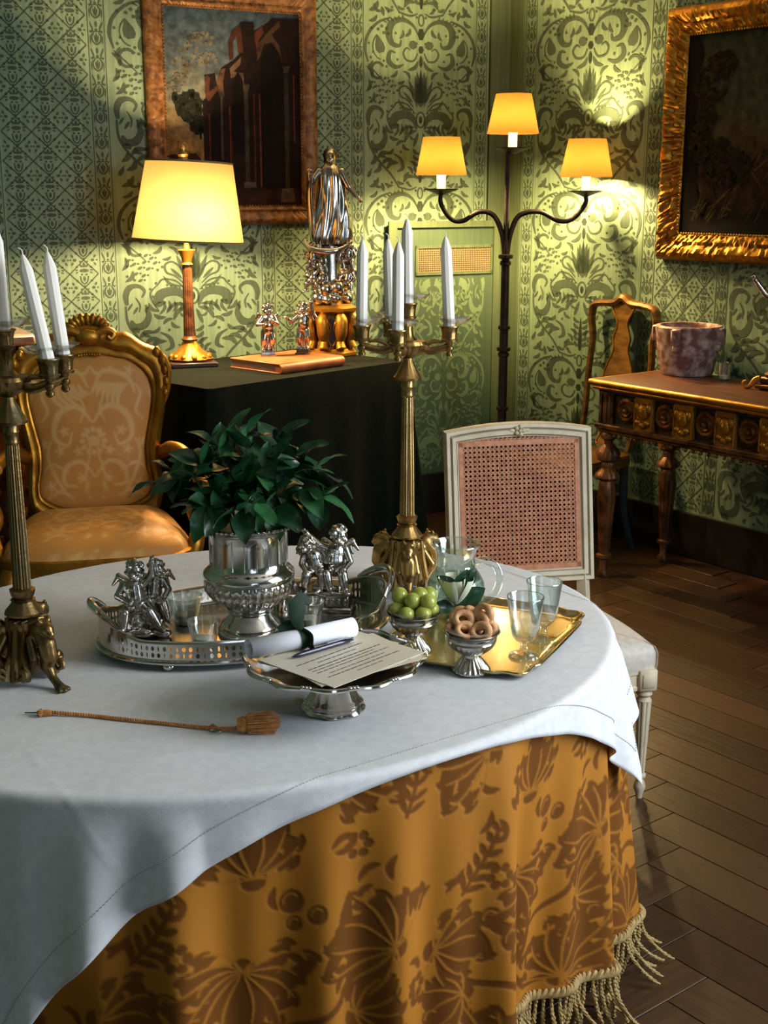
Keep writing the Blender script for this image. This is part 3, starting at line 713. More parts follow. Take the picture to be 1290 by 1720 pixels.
# --- console under a dark green cloth
cons = thing('draped_console', 'console table under a floor-length dark green cloth against the patterned wall', 'table', (-.654, 4.732, 0), radians(47.5))
CLX, CLY, CLZ = 1.141, .70, .90
def rrect(L, W, r, n=6):
    P = []
    for cx_, cy_, a0 in ((L-r, r, -90), (L-r, W-r, 0), (r, W-r, 90), (r, r, 180)):
        for k in range(n+1):
            a = radians(a0+90*k/n); P.append((cx_+r*cos(a), cy_+r*sin(a)))
    return P
def dens(P, st):
    out = []
    for i in range(len(P)):
        a = Vector(P[i]); b = Vector(P[(i+1) % len(P)]); n_ = max(1, int((b-a).length/st))
        out += [tuple(a + (b-a)*k/n_) for k in range(n_)]
    return out
base = dens(rrect(CLX, CLY, .035), .02); NB = len(base); rings = []
for j in range(15):
    t = j/14; z = CLZ - t*(CLZ-.004) if j else CLZ; ring = []
    for i, (x, y) in enumerate(base):
        nx, ny = x-CLX/2, y-CLY/2; cx2, cy2 = max(-CLX/2+.06, min(CLX/2-.06, nx)), max(-CLY/2+.06, min(CLY/2-.06, ny)); dx, dy = nx-cx2, ny-cy2; l = sqrt(dx*dx+dy*dy) or 1
        corner = max(0, min(1, (abs(nx)-CLX/2+.2)/.2))*max(0, min(1, (abs(ny)-CLY/2+.2)/.2))
        o_ = t*(.02+.012*sin(i*.55)+.01*sin(i*.23+1)) + corner*t*(.05+.035*sin(i*.9)) + (0 if j else -.012)
        if ny > CLY/2-.1: o_ = min(o_, .008)
        ring.append((x+dx/l*o_, y+dy/l*o_, z - (.008 if j == 1 else 0)*0))
    rings.append(ring)
mb = MB(); mb.loft(rings[::-1]); mb.build('table_cover', 'cloth_green', cons, ang=60)

# --- table lamp on the console
lamp = thing('table_lamp', 'reeded bronze table lamp with glowing cream shade on the draped console', 'lamp', (-.822, 5.43, .90), radians(20)); lamp.scale = (1.04, 1.04, 1.04)
mb = MB(); mb.box((0, 0, .010), (.19, .19, .020), bev=.004); mb.build('plinth', 'dark_wood', lamp)
mb = MB(); mb.lathe([(.078, .020), (.085, .03), (.07, .05), (.05, .06), (.035, .085), (.028, .10)], 40, mod=lambda t, r, z: r*(1+.10*abs(sin(4*t))*(z < .07)))
for k in range(12): mb.sph((.076*cos(k*pi/6), .076*sin(k*pi/6), .036), (.015, .015, .014), 8, 6)
mb.build('foot', 'gilt', lamp)
mb = MB(); mb.lathe([(.030, .10), (.034, .107), (.026, .115), (.024, .12)], 32)
mb.lathe([(.0235, .12), (.0215, .25), (.0185, .40)], 64, mod=lambda t, r, z: r*(1-.09*abs(cos(8*t)))); mb.build('reeded_column', 'walnut_gilt', lamp)
mb = MB(); mb.lathe([(.019, .40), (.025, .405), (.019, .413), (.022, .43), (.033, .455), (.036, .462), (.012, .466), (.008, .50)], 32); mb.lathe([(.005, .46), (.005, .83)], 10); mb.build('capital', 'gilt', lamp)
mb = MB(); mb.lathe([(.022, .798), (.024, .805), (.018, .82), (.022, .83), (.014, .845), (.016, .855), (.005, .865)], 20); mb.build('finial', 'brass', lamp)
mb = MB(); n_ = 64
mb.lathe([(.222, .495), (.196, .65), (.170, .805)], n_, caps=False); mb.v = [(x, y, z) for x, y, z in mb.v]
sh = mb.build('lamp_shade', 'shade_cream', lamp); sh.rotation_euler = (0, radians(3.0), 0); sh.location = (-.018, 0, 0)
mb = MB(); mb.lathe([(.2225, .495), (.2245, .495), (.2240, .503), (.2220, .503)], n_, caps=False); mb.build('shade_piping', 'shade_trim', sh)
mb = MB(); mb.lathe([(.1705, .798), (.1722, .798), (.1715, .806), (.170, .806)], n_, caps=False)
mb.build('shade_piping', 'shade_trim', sh)
mb = MB()
for k in range(3): mb.tube([(0, 0, .797), (.169*cos(k*2.094), .169*sin(k*2.094), .797)], .0018, 6)
mb.build('shade_spider', 'brass', sh)
mb = MB(); mb.sph((0.02, -.095, .570), (.028, .028, .038), 14, 10); mb.build('bulb', 'bulb', lamp)
def pt(name, loc, parent, power, col=(1, .68, .32), r=.03):
    L = bpy.data.lights.new(name, 'POINT'); L.energy = power; L.color = col; L.shadow_soft_size = r
    o = bpy.data.objects.new(name, L); COL.objects.link(o); o.location = loc; o.parent = parent; return o
pt('lamp_glow', (0.02, -.095, .570), lamp, 185, (1, .67, .34), r=.045)

# --- iron floor lamp with three shades
fl = thing('floor_lamp', 'black iron floor lamp with three amber shades standing in the corner', 'lamp', (.560, 6.0, 0), 0)
mb = MB(); mb.lathe([(.02, .02), (.021, .40), (.019, 1.30), (.0125, 1.42), (.0125, 1.80)], 14); mb.build('pole', 'iron', fl)
for z, r in ((1.325, .034), (1.295, .026), (1.0, .028), (.90, .032), (.875, .026), (.62, .028), (.20, .03)):
    mb = MB(); mb.lathe([(.017, z-.012), (r, z-.007), (r, z+.007), (.017, z+.012)], 14); mb.build('collar', 'iron', fl)
mb = MB()
for k in range(3):
    a = k*2.0944 + .5; mb.tube([(0, 0, .25), (.1*cos(a), .1*sin(a), .12), (.24*cos(a), .24*sin(a), .008)], [.012, .012, .010], 8, sub=5)
mb.build('tripod_foot', 'iron', fl)
def sconce(x, z, rt, rb, h, parts):
    mb = MB(); mb.lathe([(.012, z-.02), (.03, z-.012), (.078, z+.004), (.080, z+.008), (.03, z+.002), (.01, z+.001)], 24, c=(x, 0, 0)); mb.build('drip_plate', 'iron', fl)
    mb = MB(); mb.lathe([(.020, z), (.020, z+.075), (.008, z+.076)], 16, c=(x, 0, 0)); mb.build('candle_tube', 'candle_tube', fl)
    mb = MB(); mb.lathe([(rb, z+.068), (rt, z+.068+h)], 40, c=(x, 0, 0), caps=False); s_ = mb.build('lamp_shade', 'shade_amber', fl)
    mb = MB()
    for k in range(3): mb.tube([(x, 0, z+.15), (x+(rb+rt)/2*.97*cos(k*2.094), (rb+rt)/2*.97*sin(k*2.094), z+.15)], .0012, 5)
    mb.build('shade_carrier', 'iron', s_)
    mb = MB(); mb.sph((x, 0, z+.115), (.016, .016, .028), 12, 8); mb.build('bulb', 'bulb', fl)
    pt('lamp_glow', (x, 0, z+.125), fl, 165, (1, .65, .27), r=.034)
sconce(.02, 1.800, .080, .117, .170, 0); sconce(-.300, 1.620, .083, .115, .165, 0); sconce(.357, 1.612, .085, .118, .165, 0)
for sg, xe, ze in ((-1, -.300, 1.60), (1, .357, 1.592)):
    mb = MB(); w_ = abs(xe)
    mb.tube([(sg*.006, 0, 1.33), (sg*.02, 0, 1.43), (sg*.06, 0, 1.51), (sg*.14*w_/.33, 0, 1.525), (sg*.22*w_/.33, 0, 1.485), (sg*.28*w_/.33, 0, 1.495), (xe, 0, 1.56), (xe, 0, ze+.01)], [.011, .0125, .012, .0115, .011, .011, .011, .010], 10, sub=6)
    mb.build('arm', 'iron', fl)

# --- hinged panel with woven grille on the left wall
def PLo(n0): return lambda s_, z, n=0.0: PL(s_, z, n0+n)
pan = thing('wall_panel', 'green patterned wall panel with a cane grille behind the iron floor lamp', 'panel', PL(.38, .21), 0)
ofs = -Vector(PL(.38, .21))
def inpan(mb): mb.v = [tuple(Vector(p)+ofs) for p in mb.v]; return mb
inpan(MB().add(*wallbox(PL, .075, .69, .215, 1.455, .0015, .030))).build('board', 'panel_green', pan, smooth=False)
mb = MB()
for a, b, z0, z1 in ((.065, .70, 1.445, 1.475), (.655, .70, .215, 1.445), (.065, .10, .215, 1.445)): mb.add(*wallbox(PL, a, b, z0, z1, .030, .042))
inpan(mb).build('frame', 'corner_green', pan, smooth=False)
o = wall_ornament(PLo(.030), [('D', .14, .62)], .23, 1.20, 'woven_pattern', None); o.data.materials.clear(); o.data.materials.append(MATS['panel_light']); o.data.transform(Matrix.Translation(ofs)); o.parent = pan; o['kind'] = 'stuff'
inpan(MB().add(*wallbox(PL, .118, .535, 1.228, 1.345, .0302, .0312))).build('grille_backing', 'baseboard_dark', pan, smooth=False)
mb = MB()
for k in range(40): s_ = .12+.0105*k; mb.add(*wallbox(PL, s_, s_+.0045, 1.228, 1.345, .031, .034))
for k in range(12): z = 1.229+.0103*k; mb.add(*wallbox(PL, .118, .535, z, z+.0042, .0315, .0345))
inpan(mb).build('grille', 'grille_cane', pan, smooth=False)
mb = MB()
for a, b, z0, z1 in ((.105, .118, 1.215, 1.358), (.535, .548, 1.215, 1.358), (.105, .548, 1.215, 1.228), (.105, .548, 1.345, 1.358)): mb.add(*wallbox(PL, a, b, z0, z1, .030, .037))
inpan(mb).build('grille_frame', 'corner_green', pan, smooth=False)

# --- paintings
mat('frame_worn', '#8a6238', .5, .35, col2='#54361d', scale=30, mixlo=.35, mixhi=.65, bump=.2, bscale=90)
def vcolmat(name, rough=.5, var=.18, nscale=14):
    m = bpy.data.materials.new(name); m.use_nodes = True; nt = m.node_tree; n = nt.nodes; b = n['Principled BSDF']; MATS[name] = m
    a = n.new('ShaderNodeAttribute'); a.attribute_name = 'paint'
    no = n.new('ShaderNodeTexNoise'); no.inputs['Scale'].default_value = nscale; no.inputs['Detail'].default_value = 7
    tc = n.new('ShaderNodeTexCoord'); nt.links.new(tc.outputs['Object'], no.inputs['Vector'])
    mr = n.new('ShaderNodeMapRange'); mr.inputs['From Min'].default_value = .3; mr.inputs['From Max'].default_value = .7
    mr.inputs['To Min'].default_value = 1-var*2; mr.inputs['To Max'].default_value = 1+var; nt.links.new(no.outputs['Fac'], mr.inputs['Value'])
    mm = n.new('ShaderNodeMix'); mm.data_type = 'RGBA'; mm.blend_type = 'MULTIPLY'; mm.inputs['Factor'].default_value = 1
    nt.links.new(a.outputs['Color'], mm.inputs['A']); nt.links.new(mr.outputs[0], mm.inputs['B']); nt.links.new(mm.outputs['Result'], b.inputs['Base Color'])
    b.inputs['Roughness'].default_value = rough; b.inputs['Specular IOR Level'].default_value = .15
    bp = n.new('ShaderNodeBump'); bp.inputs['Strength'].default_value = .08; nt.links.new(no.outputs['Fac'], bp.inputs['Height']); nt.links.new(bp.outputs[0], b.inputs['Normal'])
    return m
vcolmat('oil_paint', .85, .3, 26)
class Paint:
    def __init__(s): s.v = []; s.f = []; s.c = []; s.d = []; s.k = 0
    def poly(s, P, col):
        k = len(s.v); s.v += [(a, b, s.k*.00012) for a, b in P]; s.f.append(tuple(range(k, k+len(P)))); s.c.append(lin(col)); s.k += 1
    def stroke(s, P, w_, col):
        F = Flat(); F.stroke(P, w_, 4); k = len(s.v); s.v += [(a, b, s.k*.00012) for a, b in F.v]; s.f += [tuple(i+k for i in q) for q in F.f]; s.c += [lin(col)]*len(F.f); s.k += 1
    def tuft(s, cx, cy, rx, ry, n_, col, sz):
        for i in range(n_):
            a = random.random()*6.28; r = sqrt(random.random()); F = Flat(); F.dot((cx+rx*r*cos(a), cy+ry*r*sin(a)), sz*random.uniform(.6, 1.3), sz*random.uniform(.5, 1.1), 6)
            k = len(s.v); s.v += [(p, q, s.k*.00012) for p, q in F.v]; s.f += [tuple(j+k for j in q) for q in F.f]; s.c += [lin(col[i % len(col)])]*len(F.f)
            if i % 8 == 0: s.k += 1
        s.k += 1
    def sky(s, rows, n_=24):
        """rows: [(y,colour)] smooth vertical gradient across 0..1 x"""
        ys = np.linspace(rows[0][0], rows[-1][0], 40)
        for i in range(39):
            for j in range(n_):
                ym = (ys[i]+ys[i+1])/2 + .03*sin(j*.7+i*.3); col = [float(np.interp(ym, [r[0] for r in rows], [lin(r[1])[k] for r in rows])) for k in range(3)] + [1]
                k = len(s.v); s.v += [(j/n_, ys[i], 0), ((j+1)/n_, ys[i], 0), ((j+1)/n_, ys[i+1], 0), (j/n_, ys[i+1], 0)]; s.f.append((k, k+1, k+2, k+3)); s.c.append(tuple(col))
        s.k += 1
    def build(s, fn, parent):
        me = bpy.data.meshes.new('canvas'); me.from_pydata([tuple(fn(*p)) for p in s.v], [], s.f); me.update()
        at = me.attributes.new('paint', 'FLOAT_COLOR', 'FACE'); at.data.foreach_set('color', [x*.5 for c_ in s.c for x in c_]); me.materials.append(MATS['oil_paint'])
        return link_mesh('canvas', me, parent)
def picture_frame(name, label, P, s0, s1, z0, z1, prof, m, m2, seed, tilt=0.0, amp=.004):
    """mitred moulding swept round the opening s0..s1,z0..z1 (prof = [(outset, depth)])"""
    rnd_ = random.Random(seed); org = P((s0+s1)/2, z0, 0); t = thing(name, label, 'painting', org, 0)
    cor = [(s0, z0), (s1, z0), (s1, z1), (s0, z1)]; dirs = [(-1, -1), (1, -1), (1, 1), (-1, 1)]; mb = MB(); rings = []
    for c_ in range(4):
        n_ = 130
        for k in range(n_):
            u = k/n_; a, b = cor[c_], cor[(c_+1) % 4]; da, db = dirs[c_], dirs[(c_+1) % 4]; ring = []
            for i, (o_, d_) in enumerate(prof):
                x = a[0]+(b[0]-a[0])*u + o_*(da[0]+(db[0]-da[0])*u); z = a[1]+(b[1]-a[1])*u + o_*(da[1]+(db[1]-da[1])*u)
                if 1 < i < len(prof)-2: d_ = d_ + rnd_.uniform(-amp, amp)
                ring.append(Vector(P(x, z, d_ + tilt*(z-z0))) - org)
            rings.append(ring)
    mb.loft(rings, closed=True, caps=False); mb.build('frame', m, t, ang=50)
    mb = MB(); io = prof[-1][0]
    for c_ in range(4):     # beaded sight edge
        a, b = cor[c_], cor[(c_+1) % 4]; L_ = abs(b[0]-a[0])+abs(b[1]-a[1]); n_ = int(L_/.014)
        for k in range(n_):
            u = (k+.5)/n_; x, z = a[0]+(b[0]-a[0])*u, a[1]+(b[1]-a[1])*u; mb.sph(Vector(P(x, z, .035 + tilt*(z-z0)))-org, .005, 6, 4)
    mb.build('beading', m2, t)
    return t, org
FP = [(.082, .002), (.084, .028), (.072, .040), (.058, .048), (.040, .042), (.026, .036), (.016, .044), (.006, .040), (0, .028), (-.006, .012)]
pt1, org1 = picture_frame('ruins_painting', 'oil painting of a ruined brick arcade in a worn gilt frame behind the lamp', PL, 1.150, 1.790, 1.552, 2.385, FP, 'frame_worn', 'frame_worn', 3, amp=.0022)
p = Paint()
def q1(pts): return [((x-215)/690, (1030-y)/990) for x, y in pts]
p.sky([(0, '#6b4a30'), (.28, '#9a7440'), (.42, '#a08a5e'), (.6, '#7d8478'), (.75, '#62737a'), (1, '#4e6470')])
for cx_, cy_, rx, ry in ((330, 260, 70, 60), (300, 330, 60, 45), (400, 190, 70, 30), (420, 290, 60, 30), (280, 420, 50, 50)):
    a, b = q1([(cx_, cy_)])[0]; p.tuft(a, b, rx/690, ry/990, 26, ['#86806a', '#7c7b6a', '#777b70'], .015)
p.poly(q1([(400, 1030), (400, 500), (430, 470), (412, 370), (465, 360), (470, 400), (500, 330), (560, 290), (590, 260), (598, 100), (668, 95), (668, 140), (720, 110), (755, 80), (760, 70), (905, 65), (905, 1030)]), '#241512')
p.poly(q1([(540, 290), (535, 200), (560, 140), (600, 110), (615, 250), (585, 250), (580, 170), (560, 200), (560, 285)]), '#573226')
p.poly(q1([(412, 380), (425, 365), (440, 380), (435, 450), (470, 420), (515, 460), (500, 480), (470, 450), (430, 500), (415, 480)]), '#5f3c2c')
p.poly(q1([(470, 400), (500, 335), (520, 330), (505, 400), (510, 470), (480, 430)]), '#6b4d3a')
p.poly(q1([(540, 330), (600, 270), (595, 310), (560, 345), (610, 350), (612, 420), (590, 360), (545, 380)]), '#6f5a48')
p.poly(q1([(680, 290), (690, 200), (740, 140), (800, 80), (805, 110), (760, 150), (800, 210), (815, 300), (800, 250), (760, 190), (720, 200), (700, 260)]), '#57412f')
p.poly(q1([(670, 150), (710, 110), (720, 140), (690, 190), (685, 280)]), '#5e3426')
for x0, w_, y0, y1, c_ in ((492, 14, 480, 790, '#4c443a'), (620, 22, 430, 940, '#494238'), (830, 24, 330, 940, '#403931'), (430, 10, 560, 790, '#5a2e22'), (535, 8, 520, 800, '#6b3828'), (545, 6, 540, 800, '#3c1d16'), (660, 9, 450, 900, '#5a2d22'), (690, 9, 450, 930, '#6e3b2b'), (870, 8, 350, 700, '#6a3626')):
    p.poly(q1([(x0-w_/2, y0), (x0+w_/2, y0), (x0+w_/2, y1), (x0-w_/2, y1)]), c_)
for x0, y0, w_ in ((492, 480, 24), (620, 430, 40), (830, 330, 42)): p.poly(q1([(x0-w_/2, y0-22), (x0+w_/2, y0-26), (x0+w_/3, y0+10), (x0-w_/3, y0+10)]), '#5d5040')
p.poly(q1([(440, 790), (455, 470), (475, 445), (490, 480), (485, 790)]), '#150c0b'); p.poly(q1([(550, 760), (555, 390), (580, 345), (605, 390), (605, 760)]), '#170d0c')
p.poly(q1([(700, 930), (705, 270), (750, 205), (800, 250), (818, 330), (815, 930)]), '#140b0a')
p.poly(q1([(215, 1030), (215, 770), (360, 760), (460, 900), (600, 940), (905, 940), (905, 1030)]), '#3a2217'); p.poly(q1([(800, 940), (860, 935), (870, 1010), (790, 1010)]), '#6a5c4c'); p.poly(q1([(600, 905), (660, 905), (665, 935), (596, 935)]), '#5c5248')
p.poly(q1([(275, 690), (345, 690), (345, 750), (270, 750)]), '#a8824c'); p.poly(q1([(280, 720), (300, 700), (320, 720), (320, 750), (282, 750)]), '#c8a468')
p.stroke(q1([(385, 690), (380, 600), (360, 520)]), .012, '#1c1a12')
for cx_, cy_, rx, ry in ((320, 500, 65, 45), (345, 560, 45, 50), (370, 620, 30, 40), (300, 540, 35, 35)):
    a, b = q1([(cx_, cy_)])[0]; p.tuft(a, b, rx/690, ry/990, 40, ['#23271c', '#1b2018', '#2c3020'], .020)
p.build(lambda a, b, k: Vector(PL(1.79 - a*.64, 1.552 + b*.833, .022 + k)) - org1, pt1)
FP2 = [(.112, .002), (.116, .03), (.10, .055), (.082, .066), (.062, .058), (.048, .045), (.034, .050), (.020, .040), (.008, .036), (0, .030), (-.006, .012)]
pt2, org2 = picture_frame('landscape_painting', 'dark oil landscape with trees in a heavy carved gilt frame above the carved table', PR, 1.145, 2.05, 1.440, 2.255, FP2, 'gilt', 'gilt', 5, amp=.008)
p = Paint()
p.sky([(0, '#1a120a'), (.12, '#2a1c10'), (.3, '#4a3520'), (.45, '#5a4a30'), (.6, '#4e523c'), (1, '#3c4636')])
for k in range(40): a = random.random(); p.stroke([(a*.9, .15+.3*random.random()), (a*.9+.08, .2+.3*random.random())], .012, random.choice(['#5a4428', '#6a4e2c', '#3c2a18']))
p.poly([(0, 0), (1, 0), (1, .1), (.6, .13), (.3, .09), (.1, .2), (.06, .6), (.09, .93), (.05, 1), (0, 1)], '#140f0a')
for cx_, cy_, rx, ry in ((.14, .75, .09, .10), (.2, .85, .08, .06), (.12, .6, .06, .09), (.2, .42, .10, .06), (.33, .36, .06, .06), (.1, .45, .06, .1), (.25, .3, .12, .05)): p.tuft(cx_, cy_, rx, ry, 60, ['#2a2616', '#211d12', '#35301c'], .016)
for k in range(30): a = random.random()*.9+.05; p.stroke([(a, .06+.08*random.random()), (a+.05, .1+.1*random.random())], .008, '#4a3a1e')
p.build(lambda a, b, k: Vector(PR(1.145 + a*.905, 1.44 + b*.815, .022 + k)) - org2, pt2)

# --- gilt armchair
arm = thing('gilt_armchair', 'carved gilt armchair upholstered in golden silk damask behind the oval table', 'armchair', (-1.035, 4.47, 0), radians(12)); arm.scale = (.94, .97, 1.022)
def outl(H, n=7):
    """mirror a right-half outline (top centre to bottom centre) into a closed loop, smoothed"""
    P = catmull([(x, 0, z) for x, z in H], n); R_ = [(q.x, q.z) for q in P]; return R_ + [(-x, z) for x, z in R_[-2:0:-1]]
OUT = outl([(0, 1.125), (.05, 1.118), (.10, 1.085), (.15, 1.082), (.21, 1.045), (.268, 1.02), (.292, .97), (.297, .90), (.283, .80), (.265, .71), (.256, .64), (.262, .56), (.258, .48), (.225, .425), (.13, .405), (0, .40)])
INN = outl([(0, 1.008), (.05, 1.004), (.10, .996), (.15, .985), (.19, .962), (.215, .935), (.232, .90), (.236, .85), (.226, .79), (.212, .73), (.200, .67), (.203, .60), (.215, .55), (.205, .50), (.13, .462), (0, .455)])
INN = INN[:len(OUT)] if len(INN) >= len(OUT) else INN
def back(x, z, d): return (x, .235 + (z-.45)*.13 - d, z)   # leaning back rest: d = towards the sitter
nO = len(OUT); prof_ = [(0, 0), (.0, .028), (.12, .040), (.35, .052), (.55, .050), (.72, .034), (.82, .040), (.92, .038), (1.0, .022)]
rings = []
for i in range(nO):
    a, b = OUT[i], INN[i]; ring = [back(a[0], a[1], -.02)]
    for t, d in prof_: ring.append(back(a[0]+(b[0]-a[0])*t, a[1]+(b[1]-a[1])*t, d))
    ring.append(back(b[0], b[1], -.02)); rings.append(ring)
mb = MB(); mb.loft(rings, closed=True, caps=False)
mb.build('back_frame', 'gilt', arm, ang=50)
mb = MB()   # carved crest shell, ears and beads
for k in range(9):
    a = radians(-70+17.5*k); mb.sph(back(.062*sin(a)*1.1, 1.10+.038*cos(a), .04), (.013, .014, .022), 10, 7, Matrix.Rotation(a, 3, 'Y'))
mb.sph(back(0, 1.075, .055), (.05, .025, .03), 14, 9); mb.build('crest_shell', 'gilt', arm)
for sg in (-1, 1):
    mb = MB(); mb.tube([back(sg*.02, 1.08, .06), back(sg*.07, 1.098, .055), back(sg*.10, 1.085, .055), back(sg*.088, 1.068, .06), back(sg*.075, 1.078, .065)], [.012, .015, .013, .010, .008], 8, sub=4); mb.build('crest_scroll', 'gilt', arm); mb = MB()
    for q in ((.262, 1.015, .016), (.285, .985, .018), (.292, .95, .015), (.295, .91, .014), (.29, .87, .012), ): mb.sph(back(sg*q[0], q[1], .045), (q[2], q[2], q[2]*1.3), 10, 7)
    mb.tube([back(sg*.275, 1.02, .045), back(sg*.305, .96, .05), back(sg*.30, .88, .045), back(sg*.285, .83, .04)], [.006, .012, .009, .004], 8, sub=4); mb.build('ear_carving', 'gilt', arm); mb = MB()
    mb.tube([back(sg*.03, .425, .055), back(sg*.06, .437, .055), (back(sg*.035, .45, .055))], [.007, .009, .005], 8, sub=4); mb.build('base_scroll', 'gilt', arm)
mb = MB()
for k in range(9): mb.sph(back(-.04+.01*k, 1.012-.0008*abs(k-4), .045), .0065, 8, 6)
mb.build('pearl_row', 'gilt', arm)
# silk back panel and seat with a woven figure
SDK = Flat()
for s_ in (1, -1):
    for P_, w_ in (([(0, .10), (.05, .16), (.11, .14), (.12, .08), (.07, .07)], [.004, .016, .02, .014, .006]), ([(0, .30), (.06, .36), (.13, .33), (.15, .25), (.10, .22), (.08, .27)], [.006, .02, .024, .018, .012, .006]), ([(.01, .42), (.05, .48), (.14, .46), (.17, .40)], [.005, .016, .02, .006]), ([(.03, .02), (.035, .12), (.015, .20), (.03, .28)], [.012, .008, .008, .012]), ([(.10, .02), (.15, .10), (.18, .18), (.16, .24)], [.008, .014, .012, .004])):
        SDK.stroke([(.21+s_*a, b) for a, b in P_], w_, 6)
    for k in range(6): SDK.leaf((.21+s_*.02*k, .40-.01*k), (.21+s_*(.05+.02*k), .44), .018, .2)
for k in range(12): SDK.leaf((.21+.03*cos(k*.524), .235+.03*sin(k*.524)), (.21+.055*cos(k*.524), .235+.055*sin(k*.524)), .02)
SDK.dot((.21, .235), .02, .02, 12)
for s_ in (1, -1):
    for P_, w_ in (([(.19, .02), (.14, .05), (.09, .03)], [.004, .014, .004]), ([(.20, .30), (.17, .34), (.19, .40), (.16, .44)], [.004, .012, .012, .004]), ([(.05, .30), (.03, .35), (.05, .40)], [.004, .012, .004]), ([(.10, .12), (.16, .15), (.20, .12)], [.004, .012, .004]), ([(.0, .50), (.03, .47), (.09, .50)], [.006, .014, .004])):
        SDK.stroke([(.21+s_*a, b) for a, b in P_], w_, 6)
    for a, b in ((.06, .20), (.13, .20), (.19, .22), (.05, .10), (.11, .27), (.17, .07), (.15, .48), (.08, .42)):
        for k in range(5): SDK.leaf((.21+s_*a, b), (.21+s_*(a+.022*cos(k*1.26)), b+.022*sin(k*1.26)), .010)
silk_img = raster([(SDK, 1.0)], .42, .52, .002)
def silk(o, uv):
    me = o.data; A1 = np.array([uv(v.co) for v in me.vertices]); at = me.attributes.new('figure', 'FLOAT', 'POINT')
    at.data.foreach_set('value', sample(silk_img, A1[:, 0]+.21, A1[:, 1], .002).astype(np.float32))
cz = .72; rings = []
for k in range(45):
    t = 1-k/44; bulge = .020 + .045*(1-t**2)**.8; rings.append([back(x*t, cz+(z-cz)*t, bulge) for x, z in INN])
mb = MB(); mb.loft(rings, caps=False); o = mb.build('back_upholstery', 'silk_damask', arm, ang=80); silk(o, lambda c_: (c_.x, c_.z-.47))
mb = MB(); mb.grid(lambda u, v: back((u-.5)*.5*(1 if True else 0), .44+v*.6, -.018), 4, 6); mb.build('outer_back', 'silk_damask', arm); silk(arm.children[-1], lambda c_: (c_.x, c_.z))
def seatout(t):
    P = catmull([(0, -.34, 0), (.18, -.335, 0), (.30, -.29, 0), (.335, -.20, 0), (.32, 0, 0), (.28, .19, 0), (.22, .225, 0), (0, .23, 0)], 7)
    R_ = [(q.x, q.y) for q in P]; return R_ + [(-x, y) for x, y in R_[-2:0:-1]]
so = seatout(0); rings = []
for k in range(40):
    t = 1-k/39; rings.append([(x*t, -.05+(y+.05)*t, .40+.085*(1-t**4)**.6) for x, y in so])
mb = MB(); mb.loft(rings, caps=False); o = mb.build('seat_upholstery', 'silk_damask', arm, ang=80); silk(o, lambda c_: (c_.x, c_.y+.30))
mb = MB(); rings = []
for d, z in ((1.0, .405), (1.03, .40), (1.04, .375), (1.02, .345), (1.035, .33), (.97, .325), (.95, .36)): rings.append([(x*d, -.05+(y+.05)*d, z) for x, y in so])
mb.loft(rings, caps=False); mb.build('seat_rail', 'gilt', arm, ang=50)
for sg in (-1, 1):
    mb = MB()
    mb.tube([back(sg*.262, .645, .02), (sg*.30, .17, .672), (sg*.345, .08, .668), (sg*.385, -.03, .618), (sg*.395, -.08, .565), (sg*.37, -.075, .545)], [.026, .028, .026, .026, .030, .020], 12, sub=6)
    mb.tube([(sg*.38, -.055, .585), (sg*.372, -.07, .545), (sg*.356, -.10, .50), (sg*.375, -.15, .46), (sg*.36, -.19, .40), (sg*.34, -.20, .36)], [.022, .022, .022, .026, .032, .030], 12, sub=6); mb.build('arm', 'gilt', arm)
    mb = MB(); mb.sph((sg*.374, .0, .658), (.034, .08, .024), 14, 8, Matrix.Rotation(sg*.25, 3, 'Z') @ Matrix.Rotation(-.35, 3, 'X')); mb.build('arm_pad', 'silk_damask', arm); silk(arm.children[-1], lambda c_: (c_.x, c_.y))
    mb = MB(); mb.tube([(sg*.30, -.29, .36), (sg*.325, -.325, .27), (sg*.30, -.315, .14), (sg*.29, -.33, .05), (sg*.305, -.35, .0)], [.040, .036, .022, .017, .022], 12, sub=5); mb.build('leg', 'gilt', arm)
    mb = MB(); mb.tube([(sg*.235, .22, .40), (sg*.235, .25, .25), (sg*.24, .29, .12), (sg*.245, .34, .0)], [.028, .026, .02, .018], 10, sub=5); mb.build('leg', 'gilt', arm)

# --- cream chair with caned back
cc = thing('caned_chair', 'cream painted chair with square caned back and ivory seat beside the oval table', 'chair', (.452, 3.385, 0), radians(11.8))
def cb(x, z, d=0.0): return (x, .215 + (z-.44)*.17 - d, z)
# rails and stiles: hollow square with arched top
def topz(x): return .945 + .020*(1-(x/.222)**2)
def bar(P, w_, th):   # P list of (x,z); flat moulded bar
    mb = MB(); return mb
HW = .222; FR = .040
mb = MB()
outer = [(-HW, .50)] + [(-HW + 2*HW*k/16, topz(-HW+2*HW*k/16)) for k in range(17)] + [(HW, .50)]
inner = [(-HW+FR, .50+FR)] + [(-HW+FR + 2*(HW-FR)*k/16, topz(-HW+FR+2*(HW-FR)*k/16)-FR) for k in range(17)] + [(HW-FR, .50+FR)]
rings = []
for (ox, oz), (ix, iz) in zip(outer, inner):
    L_ = lambda t, d: cb(ox+(ix-ox)*t, oz+(iz-oz)*t, d)
    rings.append([L_(0, -.016), L_(0, .010), L_(.08, .016), L_(.30, .016), L_(.36, .011), L_(.44, .011), L_(.50, .017), L_(.78, .015), L_(.86, .009), L_(1, .006), L_(1, -.016)])
mb.loft(rings, closed=True, caps=False); mb.build('back_frame', 'cream_paint', cc, ang=30)
mb = MB()
for t in (.40, .83):
    mb.tube([cb(o_[0]+(i_[0]-o_[0])*t, o_[1]+(i_[1]-o_[1])*t, .0125) for o_, i_ in zip(outer, inner)], .0014, 5, closed=True)
mb.build('painted_line', 'paint_line', cc)
mb = MB()
